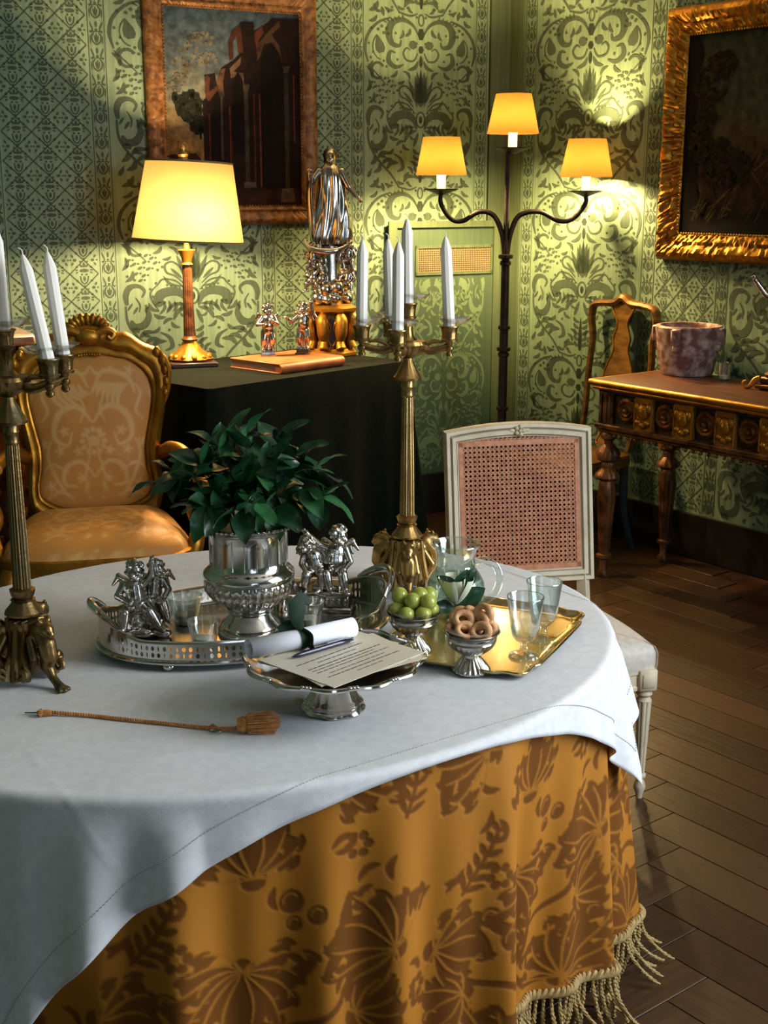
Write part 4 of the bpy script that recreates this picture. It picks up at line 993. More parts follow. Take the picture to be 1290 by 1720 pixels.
for k in range(5): mb.sph(cb(.011*cos(k*1.257), topz(0)-.021+.011*sin(k*1.257), .018), .007, 8, 6)
mb.sph(cb(0, topz(0)-.021, .022), .006, 8, 6); mb.sph(cb(-.022, topz(0)-.02, .016), (.010, .004, .005), 8, 6); mb.sph(cb(.022, topz(0)-.02, .016), (.010, .004, .005), 8, 6)
mb.build('flower_carving', 'cream_paint', cc)
mb = MB(); IW = HW-FR; z0, z1 = .50+FR, .945-FR+.016; NP = 27; pw = 2*IW/NP
def strip(x0, za, x1, zb, w_, d):
    dx, dz = x1-x0, zb-za; l = sqrt(dx*dx+dz*dz); nx, nz = -dz/l*w_/2, dx/l*w_/2
    pts = [(x0+nx, za+nz), (x1+nx, zb+nz), (x1-nx, zb-nz), (x0-nx, za-nz)]
    mb.add([cb(a, b, d) for a, b in pts] + [cb(a, b, d-.0012) for a, b in pts], [(0, 1, 2, 3), (7, 6, 5, 4), (0, 4, 5, 1), (1, 5, 6, 2), (2, 6, 7, 3), (3, 7, 4, 0)])
for k in range(NP+1):
    x = -IW + k*pw
    for s_ in (-1, 1): strip(x+s_*pw*.13, z0-.004, x+s_*pw*.13, topz(x)-FR+.004, pw*.17, .004)
nz_ = int((z1-z0)/pw)
for k in range(nz_+1):
    z = z0 + k*pw
    for s_ in (-1, 1): strip(-IW-.003, z+s_*pw*.13, IW+.003, z+s_*pw*.13, pw*.17, .0052)
def diag(sgn):
    for k in range(-nz_-2, NP+nz_+2):
        # line x = x0 + sgn*(z-z0)
        xs = -IW + (k+.5)*pw; a = []
        t0, t1 = 0.0, z1-z0
        if sgn > 0: t0 = max(t0, -IW-xs); t1 = min(t1, IW-xs)
        else: t0 = max(t0, xs-IW); t1 = min(t1, xs+IW)
        if t1-t0 > .006: strip(xs+sgn*t0, z0+t0, xs+sgn*t1, z0+t1, pw*.20, .0064 if sgn > 0 else .0074)
diag(1); diag(-1)
# close-woven border
for a, b, c_, d_ in ((-IW, z0+.006, IW, z0+.006), (-IW, z1-.012, IW, z1-.012)): strip(a, b, c_, d_, .015, .0082)
for x in (-IW+.006, IW-.006): strip(x, z0, x, z1-.008, .013, .0082)
o = mb.build('cane_panel', 'cane', cc, smooth=False); o['kind'] = 'stuff'
so2 = [(x, y) for x, y in ((lambda P: [(q.x, q.y) for q in P] + [(-q.x, q.y) for q in P[-2:0:-1]])(catmull([(0, -.245, 0), (.12, -.235, 0), (.225, -.215, 0), (.232, -.205, 0), (.226, -.05, 0), (.205, .10, 0), (.19, .195, 0), (0, .20, 0)], 6)))]
rings = []
for d, z in ((1.0, .375), (1.015, .39), (1.015, .425), (.985, .442), (.9, .452), (.6, .462), (.25, .466), (.02, .467)): rings.append([(x*d, -.02+(y+.02)*d, z) for x, y in so2])
mb = MB(); mb.loft(rings); mb.build('seat_cushion', 'ivory_silk', cc, ang=60)
mb = MB(); rings = []
for d, z in ((.985, .38), (1.0, .375), (1.0, .368), (.985, .364), (.985, .335), (1.0, .331), (1.0, .322), (.96, .32)): rings.append([(x*d, -.02+(y+.02)*d, z) for x, y in so2])
mb.loft(rings); mb.build('seat_rail', 'cream_paint', cc, ang=30)
for sx in (-1, 1):
    for fr in (1, 0):
        mb = MB(); x, y = (sx*.212, -.205) if fr else (sx*.19, .19)
        if fr:
            mb.box((x, y, .350), (.052, .052, .062), bev=.004); mb.box((x, y-.027, .350), (.034, .004, .038), bev=.001)
            mb.lathe([(.012, .318), (.020, .314), (.022, .306), (.015, .298), (.021, .288)], 24, c=(x, y, 0))
            mb.lathe([(.021, .288), (.019, .25), (.0125, .09), (.012, .075)], 48, c=(x, y, 0), mod=lambda t, r, z: r*(1-.16*max(0, cos(8*t))**2))
            mb.lathe([(.012, .075), (.016, .07), (.016, .062), (.0095, .056), (.016, .04), (.0165, .03), (.010, .012), (.009, .0)], 24, c=(x, y, 0))
            mb.build('leg', 'cream_paint', cc, ang=50)
        else:
            mb.tube([cb(x, .53, -.003), cb(x, .44, 0), (x, .20, .30), (x, .235, .12), (x, .27, .0)], [.019, .021, .020, .016, .014], 4, sub=4); mb.build('leg', 'cream_paint', cc, ang=50)

# --- carved side table on the right wall
ct = thing('carved_table', 'dark carved and gilt side table with rosette frieze against the right wall', 'table', PR(1.21, 0, .61), radians(-53.13))
# local x along wall (away from corner), local y towards the wall
def fy(d): return d
TL, TW = 1.35, .50
mb = MB(); mb.box((TL/2, TW/2, .846), (TL, TW, .024), bev=.004); mb.build('tabletop', 'walnut', ct)
mb = MB()
for x0, y0, x1, y1 in ((0, 0, TL, 0), (0, 0, 0, TW), (TL, 0, TL, TW)): mb.tube([(x0, y0, .846), (x1, y1, .846)], .0125, 10); mb.tube([(x0+.012, y0+.012, .826), (x1+.012*(1 if x1 == 0 else -1), y1+.012*(1 if y1 == 0 else -1), .826)], .009, 8)
mb.build('top_moulding', 'gilt', ct)
mb = MB(); mb.box((TL/2, TW/2+.015, .735), (TL-.08, TW-.08, .15)); mb.build('frieze', 'baseboard_dark', ct, smooth=False)
mb = MB()
mb.box((TL/2, .045, .815), (TL-.05, .03, .018)); mb.box((TL/2, .040, .662), (TL-.03, .045, .022), bev=.005); mb.box((TL/2, .047, .642), (TL-.05, .03, .016), bev=.004)
mb.box((.045, TW/2, .815), (.03, TW-.06, .018)); mb.box((.038, TW/2, .662), (.045, TW-.04, .022), bev=.005); mb.box((.047, TW/2, .642), (.03, TW-.06, .016), bev=.004)
mb.build('frieze_moulding', 'walnut_gilt', ct)
mb = MB()
for k in range(34): mb.sph((.04+.038*k, .036, .628), .0075, 8, 6)
for k in range(11): mb.sph((.036, .06+.038*k, .628), .0075, 8, 6)
mb.build('beading', 'gilt_dark', ct)
def rosette(x):
    mb = MB(); mb.lathe([(.048, .0), (.052, .006), (.040, .012), (.030, .006), (.022, .014), (.012, .010), (.010, .020), (.003, .024)], 48, mod=lambda t, r, z: r*(1+.05*cos(16*t)) if r > .035 else r)
    mb.xf(Matrix.Translation((x, .055, .738)) @ Matrix.Rotation(radians(90), 4, 'X')); return mb
def maskblock(x):
    mb = MB(); mb.box((x, .045, .738), (.095, .022, .145), bev=.003)
    mb.sph((x, .032, .752), (.028, .018, .034), 14, 10); mb.sph((x, .022, .752), (.008, .012, .012), 8, 6)
    for sg in (-1, 1):
        mb.sph((x+sg*.012, .020, .762), (.008, .006, .006), 8, 6); mb.sph((x+sg*.030, .032, .765), (.014, .012, .022), 10, 7); mb.sph((x+sg*.024, .030, .706), (.014, .012, .013), 8, 6); mb.tube([(x+sg*.044, .033, .68), (x+sg*.044, .033, .80)], .0045, 6)
    mb.sph((x, .022, .735), (.012, .006, .005), 8, 6); mb.sph((x, .030, .695), (.016, .012, .014), 8, 6)
    return mb
x = .11; k = 0
mb = MB(); mb.box((.055, .045, .738), (.06, .03, .15), bev=.003)
for dx in (-.012, .014): mb.tube([(.052+dx, .028, .68), (.052+dx, .026, .80)], .006, 8)
mb.build('corner_block', 'walnut_gilt', ct)
for k in range(6):
    rosette(.165+.205*k).build('rosette', 'gilt_dark', ct)
    maskblock(.270+.205*k).build('mask_carving', 'gilt', ct)
mb = MB()
for j in range(3):
    y = .12+.14*j; mb.sph((.038, y, .738), (.012, .028, .045), 12, 8); mb.tube([(.03, y-.05, .68), (.03, y-.05, .80)], .006, 8)
mb.build('end_carving', 'walnut_gilt', ct)
LEG = [(.030, .635), (.036, .625), (.034, .61), (.020, .60), (.018, .585), (.038, .565), (.050, .545), (.046, .52), (.022, .505), (.026, .495), (.024, .48), (.048, .455), (.050, .44), (.030, .425), (.034, .41), (.040, .36), (.034, .28), (.025, .13), (.022, .105), (.034, .10), (.034, .088), (.020, .08), (.017, .04), (.028, .02), (.026, .0)]
def lm(t, r, z): return r*(1-.10*abs(cos(6*t))) if .11 < z < .40 else r*(1+.05*cos(10*t)) if .43 < z < .57 else r
mb = MB(); mb.lathe(LEG[::-1], 48, mod=lm); legm = mb.mesh('leg', 'walnut_gilt')
for x, y in ((.062, .062), (.062, TW-.05), (TL-.062, .062), (TL-.062, TW-.05)): link_mesh('leg', legm, ct, (x, y, 0))

# --- side chair in the corner
qc = thing('splat_back_chair', 'old gilded side chair with vase-shaped splat beside the carved table', 'chair', PR(.875, 0, .36), radians(-53.13))
def qb(x, z, d=0.0): return (x, .20 + (z-.46)*.16 + .03*sin((z-.46)*5) - d, z)
def framebar(P, r, name, m):
    mb = MB(); mb.tube([qb(x, z) for x, z in P], r, 8, sub=6, flat=.7); mb.build(name, m, qc)
for sg in (-1, 1):
    framebar([(sg*.155, .46), (sg*.165, .60), (sg*.19, .80), (sg*.185, .95), (sg*.20, 1.04), (sg*.185, 1.10), (sg*.12, 1.115)], [.019, .017, .018, .019, .021, .024, .024], 'back_post', 'gold_wood')
framebar([(-.13, 1.115), (-.05, 1.12), (0, 1.145), (.05, 1.12), (.13, 1.115)], [.024, .026, .030, .026, .024], 'crest_rail', 'gold_wood')
mb = MB(); sp = [(0, .47), (.045, .48), (.03, .56), (.075, .70), (.085, .80), (.045, .90), (.05, .96), (.03, 1.03), (.07, 1.11), (0, 1.115)]
sq = catmull([(x, 0, z) for x, z in sp], 4); R_ = [(q.x, q.z) for q in sq]
for i in range(len(R_)-1):
    (x0, za), (x1, zb) = R_[i], R_[i+1]
    mb.add([qb(-x0, za, .006), qb(x0, za, .006), qb(x1, zb, .006), qb(-x1, zb, .006), qb(-x0, za, -.006), qb(x0, za, -.006), qb(x1, zb, -.006), qb(-x1, zb, -.006)], [(0, 1, 2, 3), (7, 6, 5, 4), (0, 3, 7, 4), (1, 5, 6, 2)])
mb.build('splat', 'gold_wood', qc)
mb = MB(); mb.tube([qb(x, z, .007) for x, z in R_[3:-2]], .004, 6); mb.tube([qb(-x, z, .007) for x, z in R_[3:-2]], .004, 6); mb.build('splat_edge', 'gilt', qc)
mb = MB(); rings = []
so3 = [(-.20, -.22), (.20, -.22), (.225, -.19), (.175, .19), (-.175, .19), (-.225, -.19)]
for d, z in ((1.0, .40), (1.02, .42), (1.0, .452), (.9, .465), (.4, .472)): rings.append([(x*d, y*d, z) for x, y in so3])
mb.loft(rings); mb.build('seat', 'gold_wood', qc)
for sx in (-1, 1):
    mb = MB(); mb.tube([(sx*.19, -.18, .42), (sx*.215, -.205, .33), (sx*.195, -.19, .18), (sx*.185, -.18, .07), (sx*.195, -.20, .0)], [.032, .03, .017, .013, .02], 10, sub=5); mb.build('leg', 'chair_blue', qc, label='blue-grey cabriole leg')
    mb = MB(); mb.tube([(sx*.155, .18, .43), (sx*.155, .19, .2), (sx*.16, .25, .0)], [.020, .018, .015], 8, sub=4); mb.build('leg', 'chair_blue', qc)
# pine cone on that chair
mat('cone_brown', '#33211a', .6, col2='#1d1210', scale=30)
pc = thing('pine_cone', 'dark brown pine cone lying on the old gilded chair', 'pine cone', PR(.75, .474, .50), 0)
mb = MB(); mb.lathe([(.012, .0), (.045, .03), (.048, .07), (.035, .11), (.012, .145)], 16); mb.build('core', 'cone_brown', pc)
cm = MB(); cm.sph((0, 0, 0), (.017, .010, .012), 8, 6); cme = cm.mesh('scale', 'cone_brown')
for j in range(8):
    z = .015+.016*j; r = .05*sin(pi*(.2+.78*(j+.5)/9))+.006
    for k in range(9):
        a = k*2*pi/9 + j*.35; o = link_mesh('scale', cme, pc, (r*cos(a), r*sin(a), z), (.4, 0, a-pi/2))
# carved chest with marble top behind the armchair (left edge)
ch = thing('marble_top_chest', 'carved brown chest with pinkish marble top behind the gilt armchair', 'chest', (-1.72, 5.02, 0), radians(28))
mb = MB(); mb.box((0, 0, .52), (.56, .34, 1.04), bev=.01); mb.build('body', 'walnut_gilt', ch)
mb = MB(); mb.box((0, -.01, 1.06), (.62, .40, .045), bev=.012); mb.build('marble_slab', 'pale_marble', ch)
mb = MB()
for j in range(5):
    for k in range(4):
        mb.sph((-.2+.13*k, -.175, .18+.19*j), (.05, .018, .07), 12, 8); mb.sph((-.135+.13*k, -.175, .27+.19*j), (.022, .015, .022), 8, 6)
mb.build('carved_panel', 'walnut_gilt', ch)
# ------------------------------------------------------------------ things on the oval table
ZTB = .760
glassmat('clear_glass', '#fbfdfc', frac=.7)
glassmat('thick_glass', '#f8fcfa', frac=.85)
def milky(name, tint, frac, dcol):
    m = bpy.data.materials.new(name); m.use_nodes = True; nt = m.node_tree; n = nt.nodes; MATS[name] = m
    n.remove(n['Principled BSDF']); o = n['Material Output']
    tr = n.new('ShaderNodeBsdfTransparent'); tr.inputs[0].default_value = lin(tint); d = n.new('ShaderNodeBsdfDiffuse'); d.inputs[0].default_value = lin(dcol)
    mx = n.new('ShaderNodeMixShader'); mx.inputs[0].default_value = frac; nt.links.new(tr.outputs[0], mx.inputs[1]); nt.links.new(d.outputs[0], mx.inputs[2]); nt.links.new(mx.outputs[0], o.inputs['Surface']); return m
milky('lemon_water', '#e3eee0', .42, '#dfe6da'); milky('still_water', '#eef4f0', .06, '#ffffff')
mat('grape', '#96a03a', .22, col2='#bcbe5e', scale=30, sss=.35, coat=.2)
mat('biscuit', '#d6a472', .55, col2='#b67c4a', scale=40, mixlo=.4, mixhi=.7, bump=.1, bscale=150)
mat('leaf_dark', '#1f4a2a', .32, col2='#143620', scale=30, coat=.15)
mat('leaf_mid', '#2f6236', .36, col2='#214c2a', scale=30, coat=.1)
mat('stem_green', '#3a4d2a', .6)
mat('petal', '#efeeda', .5, col2='#dfe2bd', scale=20, sss=.2)
mat('paper', '#e8e8ee', .7)
mat('card', '#d9d2bf', .35, col2='#cfc7b2', scale=6)
mat('ink', '#57534a', .8)
mat('ribbon_green', '#123018', .6, col2='#0c2012', scale=40, spec=.3)
mat('pen_navy', '#0f1730', .25, coat=.5)
mat('tassel_gold', '#d08a3c', .65, col2='#a4682a', scale=90, sheen=.3)
mat('silver_warm', '#d2c08e', .15, 1.0, col2='#b8a26a', scale=10, mixlo=.4, mixhi=.75, rvar=.1)  # silver with the tray's gold lamp reflections mixed into its colour
mat('steel', '#9a9a98', .3, 1.0)

# --- candelabra
def gleg():
    """griffin monopod: lion head, arched chest, tapering leg, paw (points along +x)"""
    return [((.030, 0, .075), .010, (.048, 0, .092), .011), ((.048, 0, .092), .011, (.060, 0, .088), .010), ((.060, 0, .088), .009, (.068, 0, .082), .006),
            ((.052, .008, .100), .004, (.050, .009, .104), .003), ((.052, -.008, .100), .004, (.050, -.009, .104), .003),
            ((.040, 0, .085), .012, (.056, 0, .066), .013), ((.056, 0, .066), .014, (.060, 0, .048), .013), ((.060, 0, .048), .012, (.052, 0, .030), .010),
            ((.052, 0, .034), .010, (.066, 0, .016), .0065), ((.066, 0, .016), .0062, (.080, 0, .008), .0065), ((.080, 0, .0075), .0075, (.088, 0, .006), .006),
            ((.088, .006, .005), .004, (.094, .008, .004), .0035), ((.090, 0, .005), .004, (.097, 0, .004), .0035), ((.088, -.006, .005), .004, (.094, -.008, .004), .0035),
            ((.030, .012, .070), .006, (.045, .016, .045), .007), ((.030, -.012, .070), .006, (.045, -.016, .045), .007), ((.045, .016, .045), .006, (.034, .014, .022), .006), ((.045, -.016, .045), .006, (.034, -.014, .022), .006),
            ((.030, 0, .080), .010, (.028, 0, .03), .012)]
def leafpanel(a):
    mb = MB()
    def fn(u, v):
        y = (u-.5)*(.046-.018*v)*(1+.15*sin(v*9)); x = .028 + .018*(1-v)**1.6 + .004*cos((u-.5)*18) - abs(u-.5)*.012; return (x, y, .008+.088*v)
    mb.grid(fn, 12, 12)
    for s_ in (-1, 1): mb.tube([(.046, s_*.014, .014), (.050, s_*.022, .02), (.048, s_*.018, .028), (.046, s_*.013, .024)], [.004, .005, .004, .003], 7, sub=3)
    mb.tube([(.030, 0, .095), (.036, 0, .05), (.048, 0, .008)], [.003, .005, .004], 7, sub=4)
    mb.xf(Matrix.Rotation(a, 4, 'Z')); return mb
def candelabrum(label, loc, leg0, arms, m, gm, group_candle, pan_label, cand_label, leans, rz=0):
    t = thing('candelabrum', label, 'candelabrum', loc, rz)
    lg = blob('griffin_leg', gleg(), m, t, voxel=.0019, smooth=3, rz=leg0)
    for k in (1, 2): link_mesh('griffin_leg', lg.data, t, (0, 0, 0), (0, 0, leg0+k*2.0944))
    for k in range(3): leafpanel(leg0+1.047+k*2.0944).build('acanthus_panel', m, t)
    mb = MB(); mb.lathe([(.014, .03), (.022, .065), (.030, .072), (.0355, .084), (.034, .094), (.024, .100)], 40, mod=lambda a, r, z: r*(1+.045*cos(10*a)) if .07 < z < .095 else r); mb.build('lobed_knop', m, t)
    mb = MB(); mb.lathe([(.024, .100), (.033, .104), (.0335, .108), (.024, .120), (.019, .128), (.022, .131), (.017, .134)], 40, mod=lambda a, r, z: r*(1+.03*cos(14*a))); mb.build('bell_knop', m, t)
    mb = MB(); mb.lathe([(.016, .134), (.020, .138), (.0225, .150), (.0165, .154)], 32, mod=lambda a, r, z: r*(1+.06*cos(12*a)) if z > .14 else r); mb.build('leaf_collar', m, t)
    mb = MB(); mb.lathe([(.0162, .152), (.0150, .25), (.0128, .36), (.0120, .420)], 96, mod=lambda a, r, z: r*(1-.10*max(0, cos(16*a)))); mb.build('fluted_column', m, t)
    mb = MB(); mb.lathe([(.0120, .420), (.0135, .423), (.0128, .427), (.0128, .440), (.0145, .443), (.0128, .446), (.0135, .456), (.029, .459), (.030, .464), (.026, .469), (.018, .484), (.011, .498), (.010, .506)], 40, mod=lambda a, r, z: r*(1+.03*cos(12*a)) if z > .466 else r); mb.build('capital', m, t)
    mb = MB(); mb.lathe([(.010, .506), (.016, .510), (.034, .522), (.040, .536), (.037, .543), (.012, .546)], 60, mod=lambda a, r, z: r*(1+.04*cos(20*a)) if z < .537 and r > .012 else r); mb.build('hub_bowl', m, t)
    mb = MB(); mb.lathe([(.020, .544), (.012, .552), (.009, .570), (.012, .588), (.018, .593)], 24, mod=lambda a, r, z: r*(1+.05*cos(10*a))); mb.build('centre_stem', m, t)
    def cup(x, y, z):
        mb = MB(); mb.lathe([(.008, z-.036), (.0165, z-.034), (.0175, z-.029), (.0150, z-.027), (.0158, z-.014), (.0180, z-.004), (.0205, z-.002), (.0205, z), (.013, z)], 32, c=(x, y, 0), mod=lambda a, r, q: r*(1+.035*cos(9*a)) if z-.03 < q < z-.003 else r); mb.build('candle_cup', gm, t)
        mb = MB(); mb.lathe([(.013, z+.004), (.026, z+.008), (.0350, z+.016), (.0362, z+.017), (.0352, z+.0185), (.025, z+.0105), (.0135, z+.006)], 36, caps=False)
        p_ = mb.build('glass_drip_pan', 'clear_glass', None, (loc[0]+x, loc[1]+y, loc[2]+.0215-.025*z), (random.uniform(-.03, .03), random.uniform(-.03, .03), 0)); lb_ = pan_label if (x or y) else pan_label.replace('drip pan of', 'drip pan on the centre stem of'); tag(p_, lb_, 'drip pan', pan_label)
    cup(0, 0, .625)
    for a, r in arms:
        x, y = r*cos(a), r*sin(a); mb = MB(); pl = [(.030*cos(a), .030*sin(a), .530), (.55*x, .55*y, .522), (.85*x, .85*y, .528), (x, y, .534)]
        mb.tube(pl, [.009, .0075, .0065, .006], 10, sub=5, flat=1.25, up=(0, 0, 1))
        mb.tube([(.40*x, .40*y, .532), (.62*x, .62*y, .543), (.85*x, .85*y, .541)], [.003, .0055, .002], 8, sub=4)
        mb.build('arm', m, t)
        mb = MB(); mb.lathe([(.003, .508), (.0075, .512), (.008, .517), (.0055, .520), (.009, .525), (.009, .531), (.0055, .535), (.008, .541), (.006, .545)], 16, c=(x, y, 0)); mb.build('pendant', m, t)
        cup(x, y, .577)
    pos = [(0, 0, .618)] + [(r*cos(a), r*sin(a), .570) for a, r in arms]
    for (x, y, z), (lx, ly, h) in zip(pos, leans):
        pre_ = 'strongly leaning ' if abs(lx) > .12 else 'slightly leaning ' if abs(lx) > .05 else ''
        c_ = thing('taper_candle', pre_ + cand_label if (x or y) else cand_label.replace('candle in', 'candle on the centre stem of'), 'candle', (loc[0]+x, loc[1]+y, loc[2]+.0215+.975*z), 0, group_candle); c_.rotation_euler = (ly, lx, 0)
        mb = MB(); mb.lathe([(.0121, .0), (.0124, .004), (.0118, h-.028), (.0112, h-.024), (.0062, h-.008), (.0025, h)], 10); mb.build('wax', 'wax', c_, ang=25)
        mb = MB(); mb.tube([(0, 0, h-.003), (.0008, 0, h+.007), (-.004, 0, h+.012)], .0012, 6, sub=3); mb.build('wick', 'wax', c_)
    for ch_ in t.children:
        if ch_.name.startswith(('griffin', 'acanthus')): ch_.scale = (1.2, 1.2, 1.22)
        else: ch_.location.z = .0215; ch_.scale = (1, 1, .975)
    return t
R90 = pi/2
candelabrum('bright brass candelabrum with fluted column beside the glass jug', (.0505, 2.72, ZTB), radians(-88), [(radians(176), .098), (radians(-104), .092), (radians(-8), .088), (radians(112), .095)], 'brass', 'brass',
            'tapers of the candelabrum by the glass jug', 'clear glass drip pan of the candelabrum beside the glass jug', 'white taper candle in the candelabrum beside the glass jug',
            [(-.015, 0, .178), (.015, 0, .182), (.005, 0, .182), (-.055, .0, .190), (-.035, .03, .182)])
candelabrum('aged bronze candelabrum with fluted column beside the oval gallery tray', (-.648, 2.19, ZTB), radians(-42), [(radians(-14), .080), (radians(24), .098), (radians(166), .098), (radians(-110), .092)], 'bronze_old', 'bronze_old',
            'tapers of the candelabrum by the oval tray', 'clear glass drip pan of the candelabrum beside the oval gallery tray', 'white taper candle in the aged bronze candelabrum',
            [(-.01, 0, .178), (-.175, 0, .182), (-.085, .04, .182), (.02, 0, .182), (0, 0, .182)])

# --- oval gallery tray
TRZ = .782; TC = (-.272, 2.412); TRA, TRB, TRR = .288, .178, radians(22)
tr = thing('gallery_tray', 'oval silver tray with pierced gallery and ball feet', 'tray', (TC[0], TC[1], ZTB), TRR)
mb = MB(); mb.lathe([(.02, .018), (.97, .018), (1.0, .019), (1.02, .0165), (1.0, .013), (.02, .014)], 96, sx=TRA, sy=TRB); mb.build('tray_floor', 'silver', tr)
def tz(a):  # gallery height: rises towards both ends
    return .055 + .028*max(0, (abs(cos(a))-.80)/.20)**1.3
NC = 132
mb = MB()
def ep(a, k=1.0): return (TRA*k*cos(a), TRB*k*sin(a))
for i in range(NC):
    a0, a1 = 2*pi*i/NC, 2*pi*(i+1)/NC; am = (a0+a1)/2; plain = abs(cos(am)) > .93
    def pz(u, v, k=1.005): a = a0+(a1-a0)*u; x, y = ep(a, k); return (x, y, .019+(tz(a)-.019)*v)
    if plain:
        mb.add([pz(0, 0), pz(1, 0), pz(1, 1), pz(0, 1)], [(0, 1, 2, 3)])
    else:
        rows = [(0, .14, 0), (.14, .5, 1), (.5, .86, 2), (.86, 1, 0)]
        for v0, v1, kind in rows:
            if kind == 0: mb.add([pz(0, v0), pz(1, v0), pz(1, v1), pz(0, v1)], [(0, 1, 2, 3)])
            else:
                vm = (v0+v1)/2; h = (v1-v0)/2
                o8 = [(0, v0), (.5, v0), (1, v0), (1, vm), (1, v1), (.5, v1), (0, v1), (0, vm)]
                i8 = [(.28, vm-h*.45), (.5, vm-h*.8), (.72, vm-h*.45), (.80, vm), (.72, vm+h*.45), (.5, vm+h*.8), (.28, vm+h*.45), (.20, vm)] if (i+kind) % 3 else [(.40, vm-h*.5), (.5, vm-h*.85), (.60, vm-h*.5), (.62, vm), (.60, vm+h*.5), (.5, vm+h*.85), (.40, vm+h*.5), (.38, vm)]
                mb.add([pz(*q) for q in o8] + [pz(*q) for q in i8], [(k, (k+1) % 8, 8+(k+1) % 8, 8+k) for k in range(8)])
o = mb.build('pierced_gallery', 'silver', tr, ang=30); o['kind'] = 'stuff'
mb = MB(); mb.tube([(*ep(2*pi*k/120, 1.007), tz(2*pi*k/120)+.001) for k in range(120)], .0034, 8, closed=True); mb.build('top_rim', 'silver', tr)
mb = MB(); mb.tube([(*ep(2*pi*k/120, 1.015), .0175) for k in range(120)], .0045, 8, closed=True); mb.build('base_moulding', 'silver', tr)
for s_ in (0, pi):
    mb = MB(); P = []
    for k in range(13):
        u = k/12; a = s_ + radians(-24+48*u); x, y = ep(a, 1.01+.045*sin(pi*u)); P.append((x, y, tz(a)+.002 + .020*sin(pi*u)**.7))
    mb.tube(P, [.004, .005, .0062, .0065, .0062, .005, .004], 10, flat=1.5); mb.build('handle', 'silver', tr)
for a in (48, 132, 228, 312):
    x, y = ep(radians(a), .97); mb = MB(); mb.sph((x, y, .0085), (.0125, .0125, .0085), 14, 9); mb.lathe([(.006, .013), (.008, .0165)], 12, c=(x, y, 0)); mb.build('ball_foot', 'silver', tr)

# --- silver wine cooler and leafy sprigs
UX, UY = -.263, 2.389
ur = thing('silver_urn', 'gadrooned silver urn filled with green leaves on the oval tray', 'urn', (UX, UY, ZTB+.018), 0)
mb = MB(); mb.lathe([(.02, 0), (.062, 0), (.064, .004), (.062, .008), (.056, .011), (.058, .016), (.055, .021), (.045, .031), (.040, .040), (.043, .044), (.040, .048)], 56); mb.build('foot', 'silver', ur)
mb = MB(); mb.lathe([(.040, .048), (.052, .056), (.070, .072), (.082, .090), (.0865, .104), (.086, .112)], 160, mod=lambda a, r, z: r*(1+.065*abs(sin(18*a))*min(1, (z-.046)*40)*max(0, min(1, (.112-z)*60)))); mb.build('gadrooned_belly', 'silver', ur)
mb = MB(); mb.lathe([(.086, .110), (.0895, .118), (.088, .126), (.081, .133), (.0755, .139), (.0745, .15), (.0750, .185), (.076, .205), (.080, .213), (.092, .2195), (.099, .222), (.1015, .2245), (.0985, .2265), (.088, .222), (.074, .212), (.072, .15), (.060, .12), (.02, .11)], 64, caps=False); mb.build('body', 'silver', ur)
mb = MB()
for k in range(64): a = 2*pi*k/64; mb.sph((.1*cos(a), .1*sin(a), .2245), .0036, 6, 4)
mb.build('beaded_rim', 'silver', ur)
mb = MB()
for k in range(20): a = 2*pi*k/20; mb.tube([(.0757*cos(a), .0757*sin(a), .142), (.0757*cos(a), .0757*sin(a), .202)], .0009, 5)
mb.build('panel_ribs', 'silver', ur)
def leafmesh(L_, W_, curl, m):
    mb = MB(); n_ = 7
    def fn(u, v):
        w_ = W_*sin(pi*min(1, v*.96+.04))**.75*(1-.25*v); x = (u-.5)*w_; y = v*L_; z = -curl*L_*v*v + abs(u-.5)*w_*.35 + .002*sin(v*9+u*3); return (x, y*(1-.15*curl*v), z)
    mb.grid(fn, 4, n_); return mb.mesh('leaf', m)
LM = [leafmesh(.064, .044, .15, 'leaf_dark'), leafmesh(.072, .048, .3, 'leaf_dark'), leafmesh(.058, .038, -.1, 'leaf_mid'), leafmesh(.066, .042, .4, 'leaf_mid')]
def sprig(base, tip, mid, nleaf, label, group, seed, big=1.0, LMs=LM):
    rd = random.Random(seed); t = thing('leafy_sprig', label, 'sprig', base, 0, group); B0 = Vector(base)
    P = catmull([Vector((0, 0, 0)), Vector(mid)-B0, Vector(tip)-B0], 8); mb = MB(); mb.tube(P, [.0022, .0018, .001], 6); mb.build('stem', 'stem_green', t)
    m = len(P)
    for k in range(nleaf):
        i = int((.40+.60*(k+.6)/nleaf)*(m-1)); i = min(i, m-1); d = (P[i]-P[max(i-1, 0)]).normalized()
        side = rd.uniform(0, 6.28) + k*2.4; x, y = frame_of(d); out = (d*(.75 if k < nleaf-1 else 3) + x*cos(side) + y*sin(side)).normalized()
        up = Vector((0, 0, 1)) - out*out.z
        if up.length < .1: up = Vector((1, 0, 0))
        up = (up.normalized() + Vector((rd.uniform(-.7, .7), rd.uniform(-.9, .3), 0))).normalized(); up = (up-out*up.dot(out)).normalized(); xx = out.cross(up)
        M = Matrix((xx, out, up)).transposed().to_4x4(); o = link_mesh('leaf', rd.choice(LMs), t); s_ = rd.uniform(.85, 1.2)*big
        o.matrix_local = Matrix.Translation(P[i]) @ M @ Matrix.Scale(s_, 4)
bz = ZTB+.018+.14
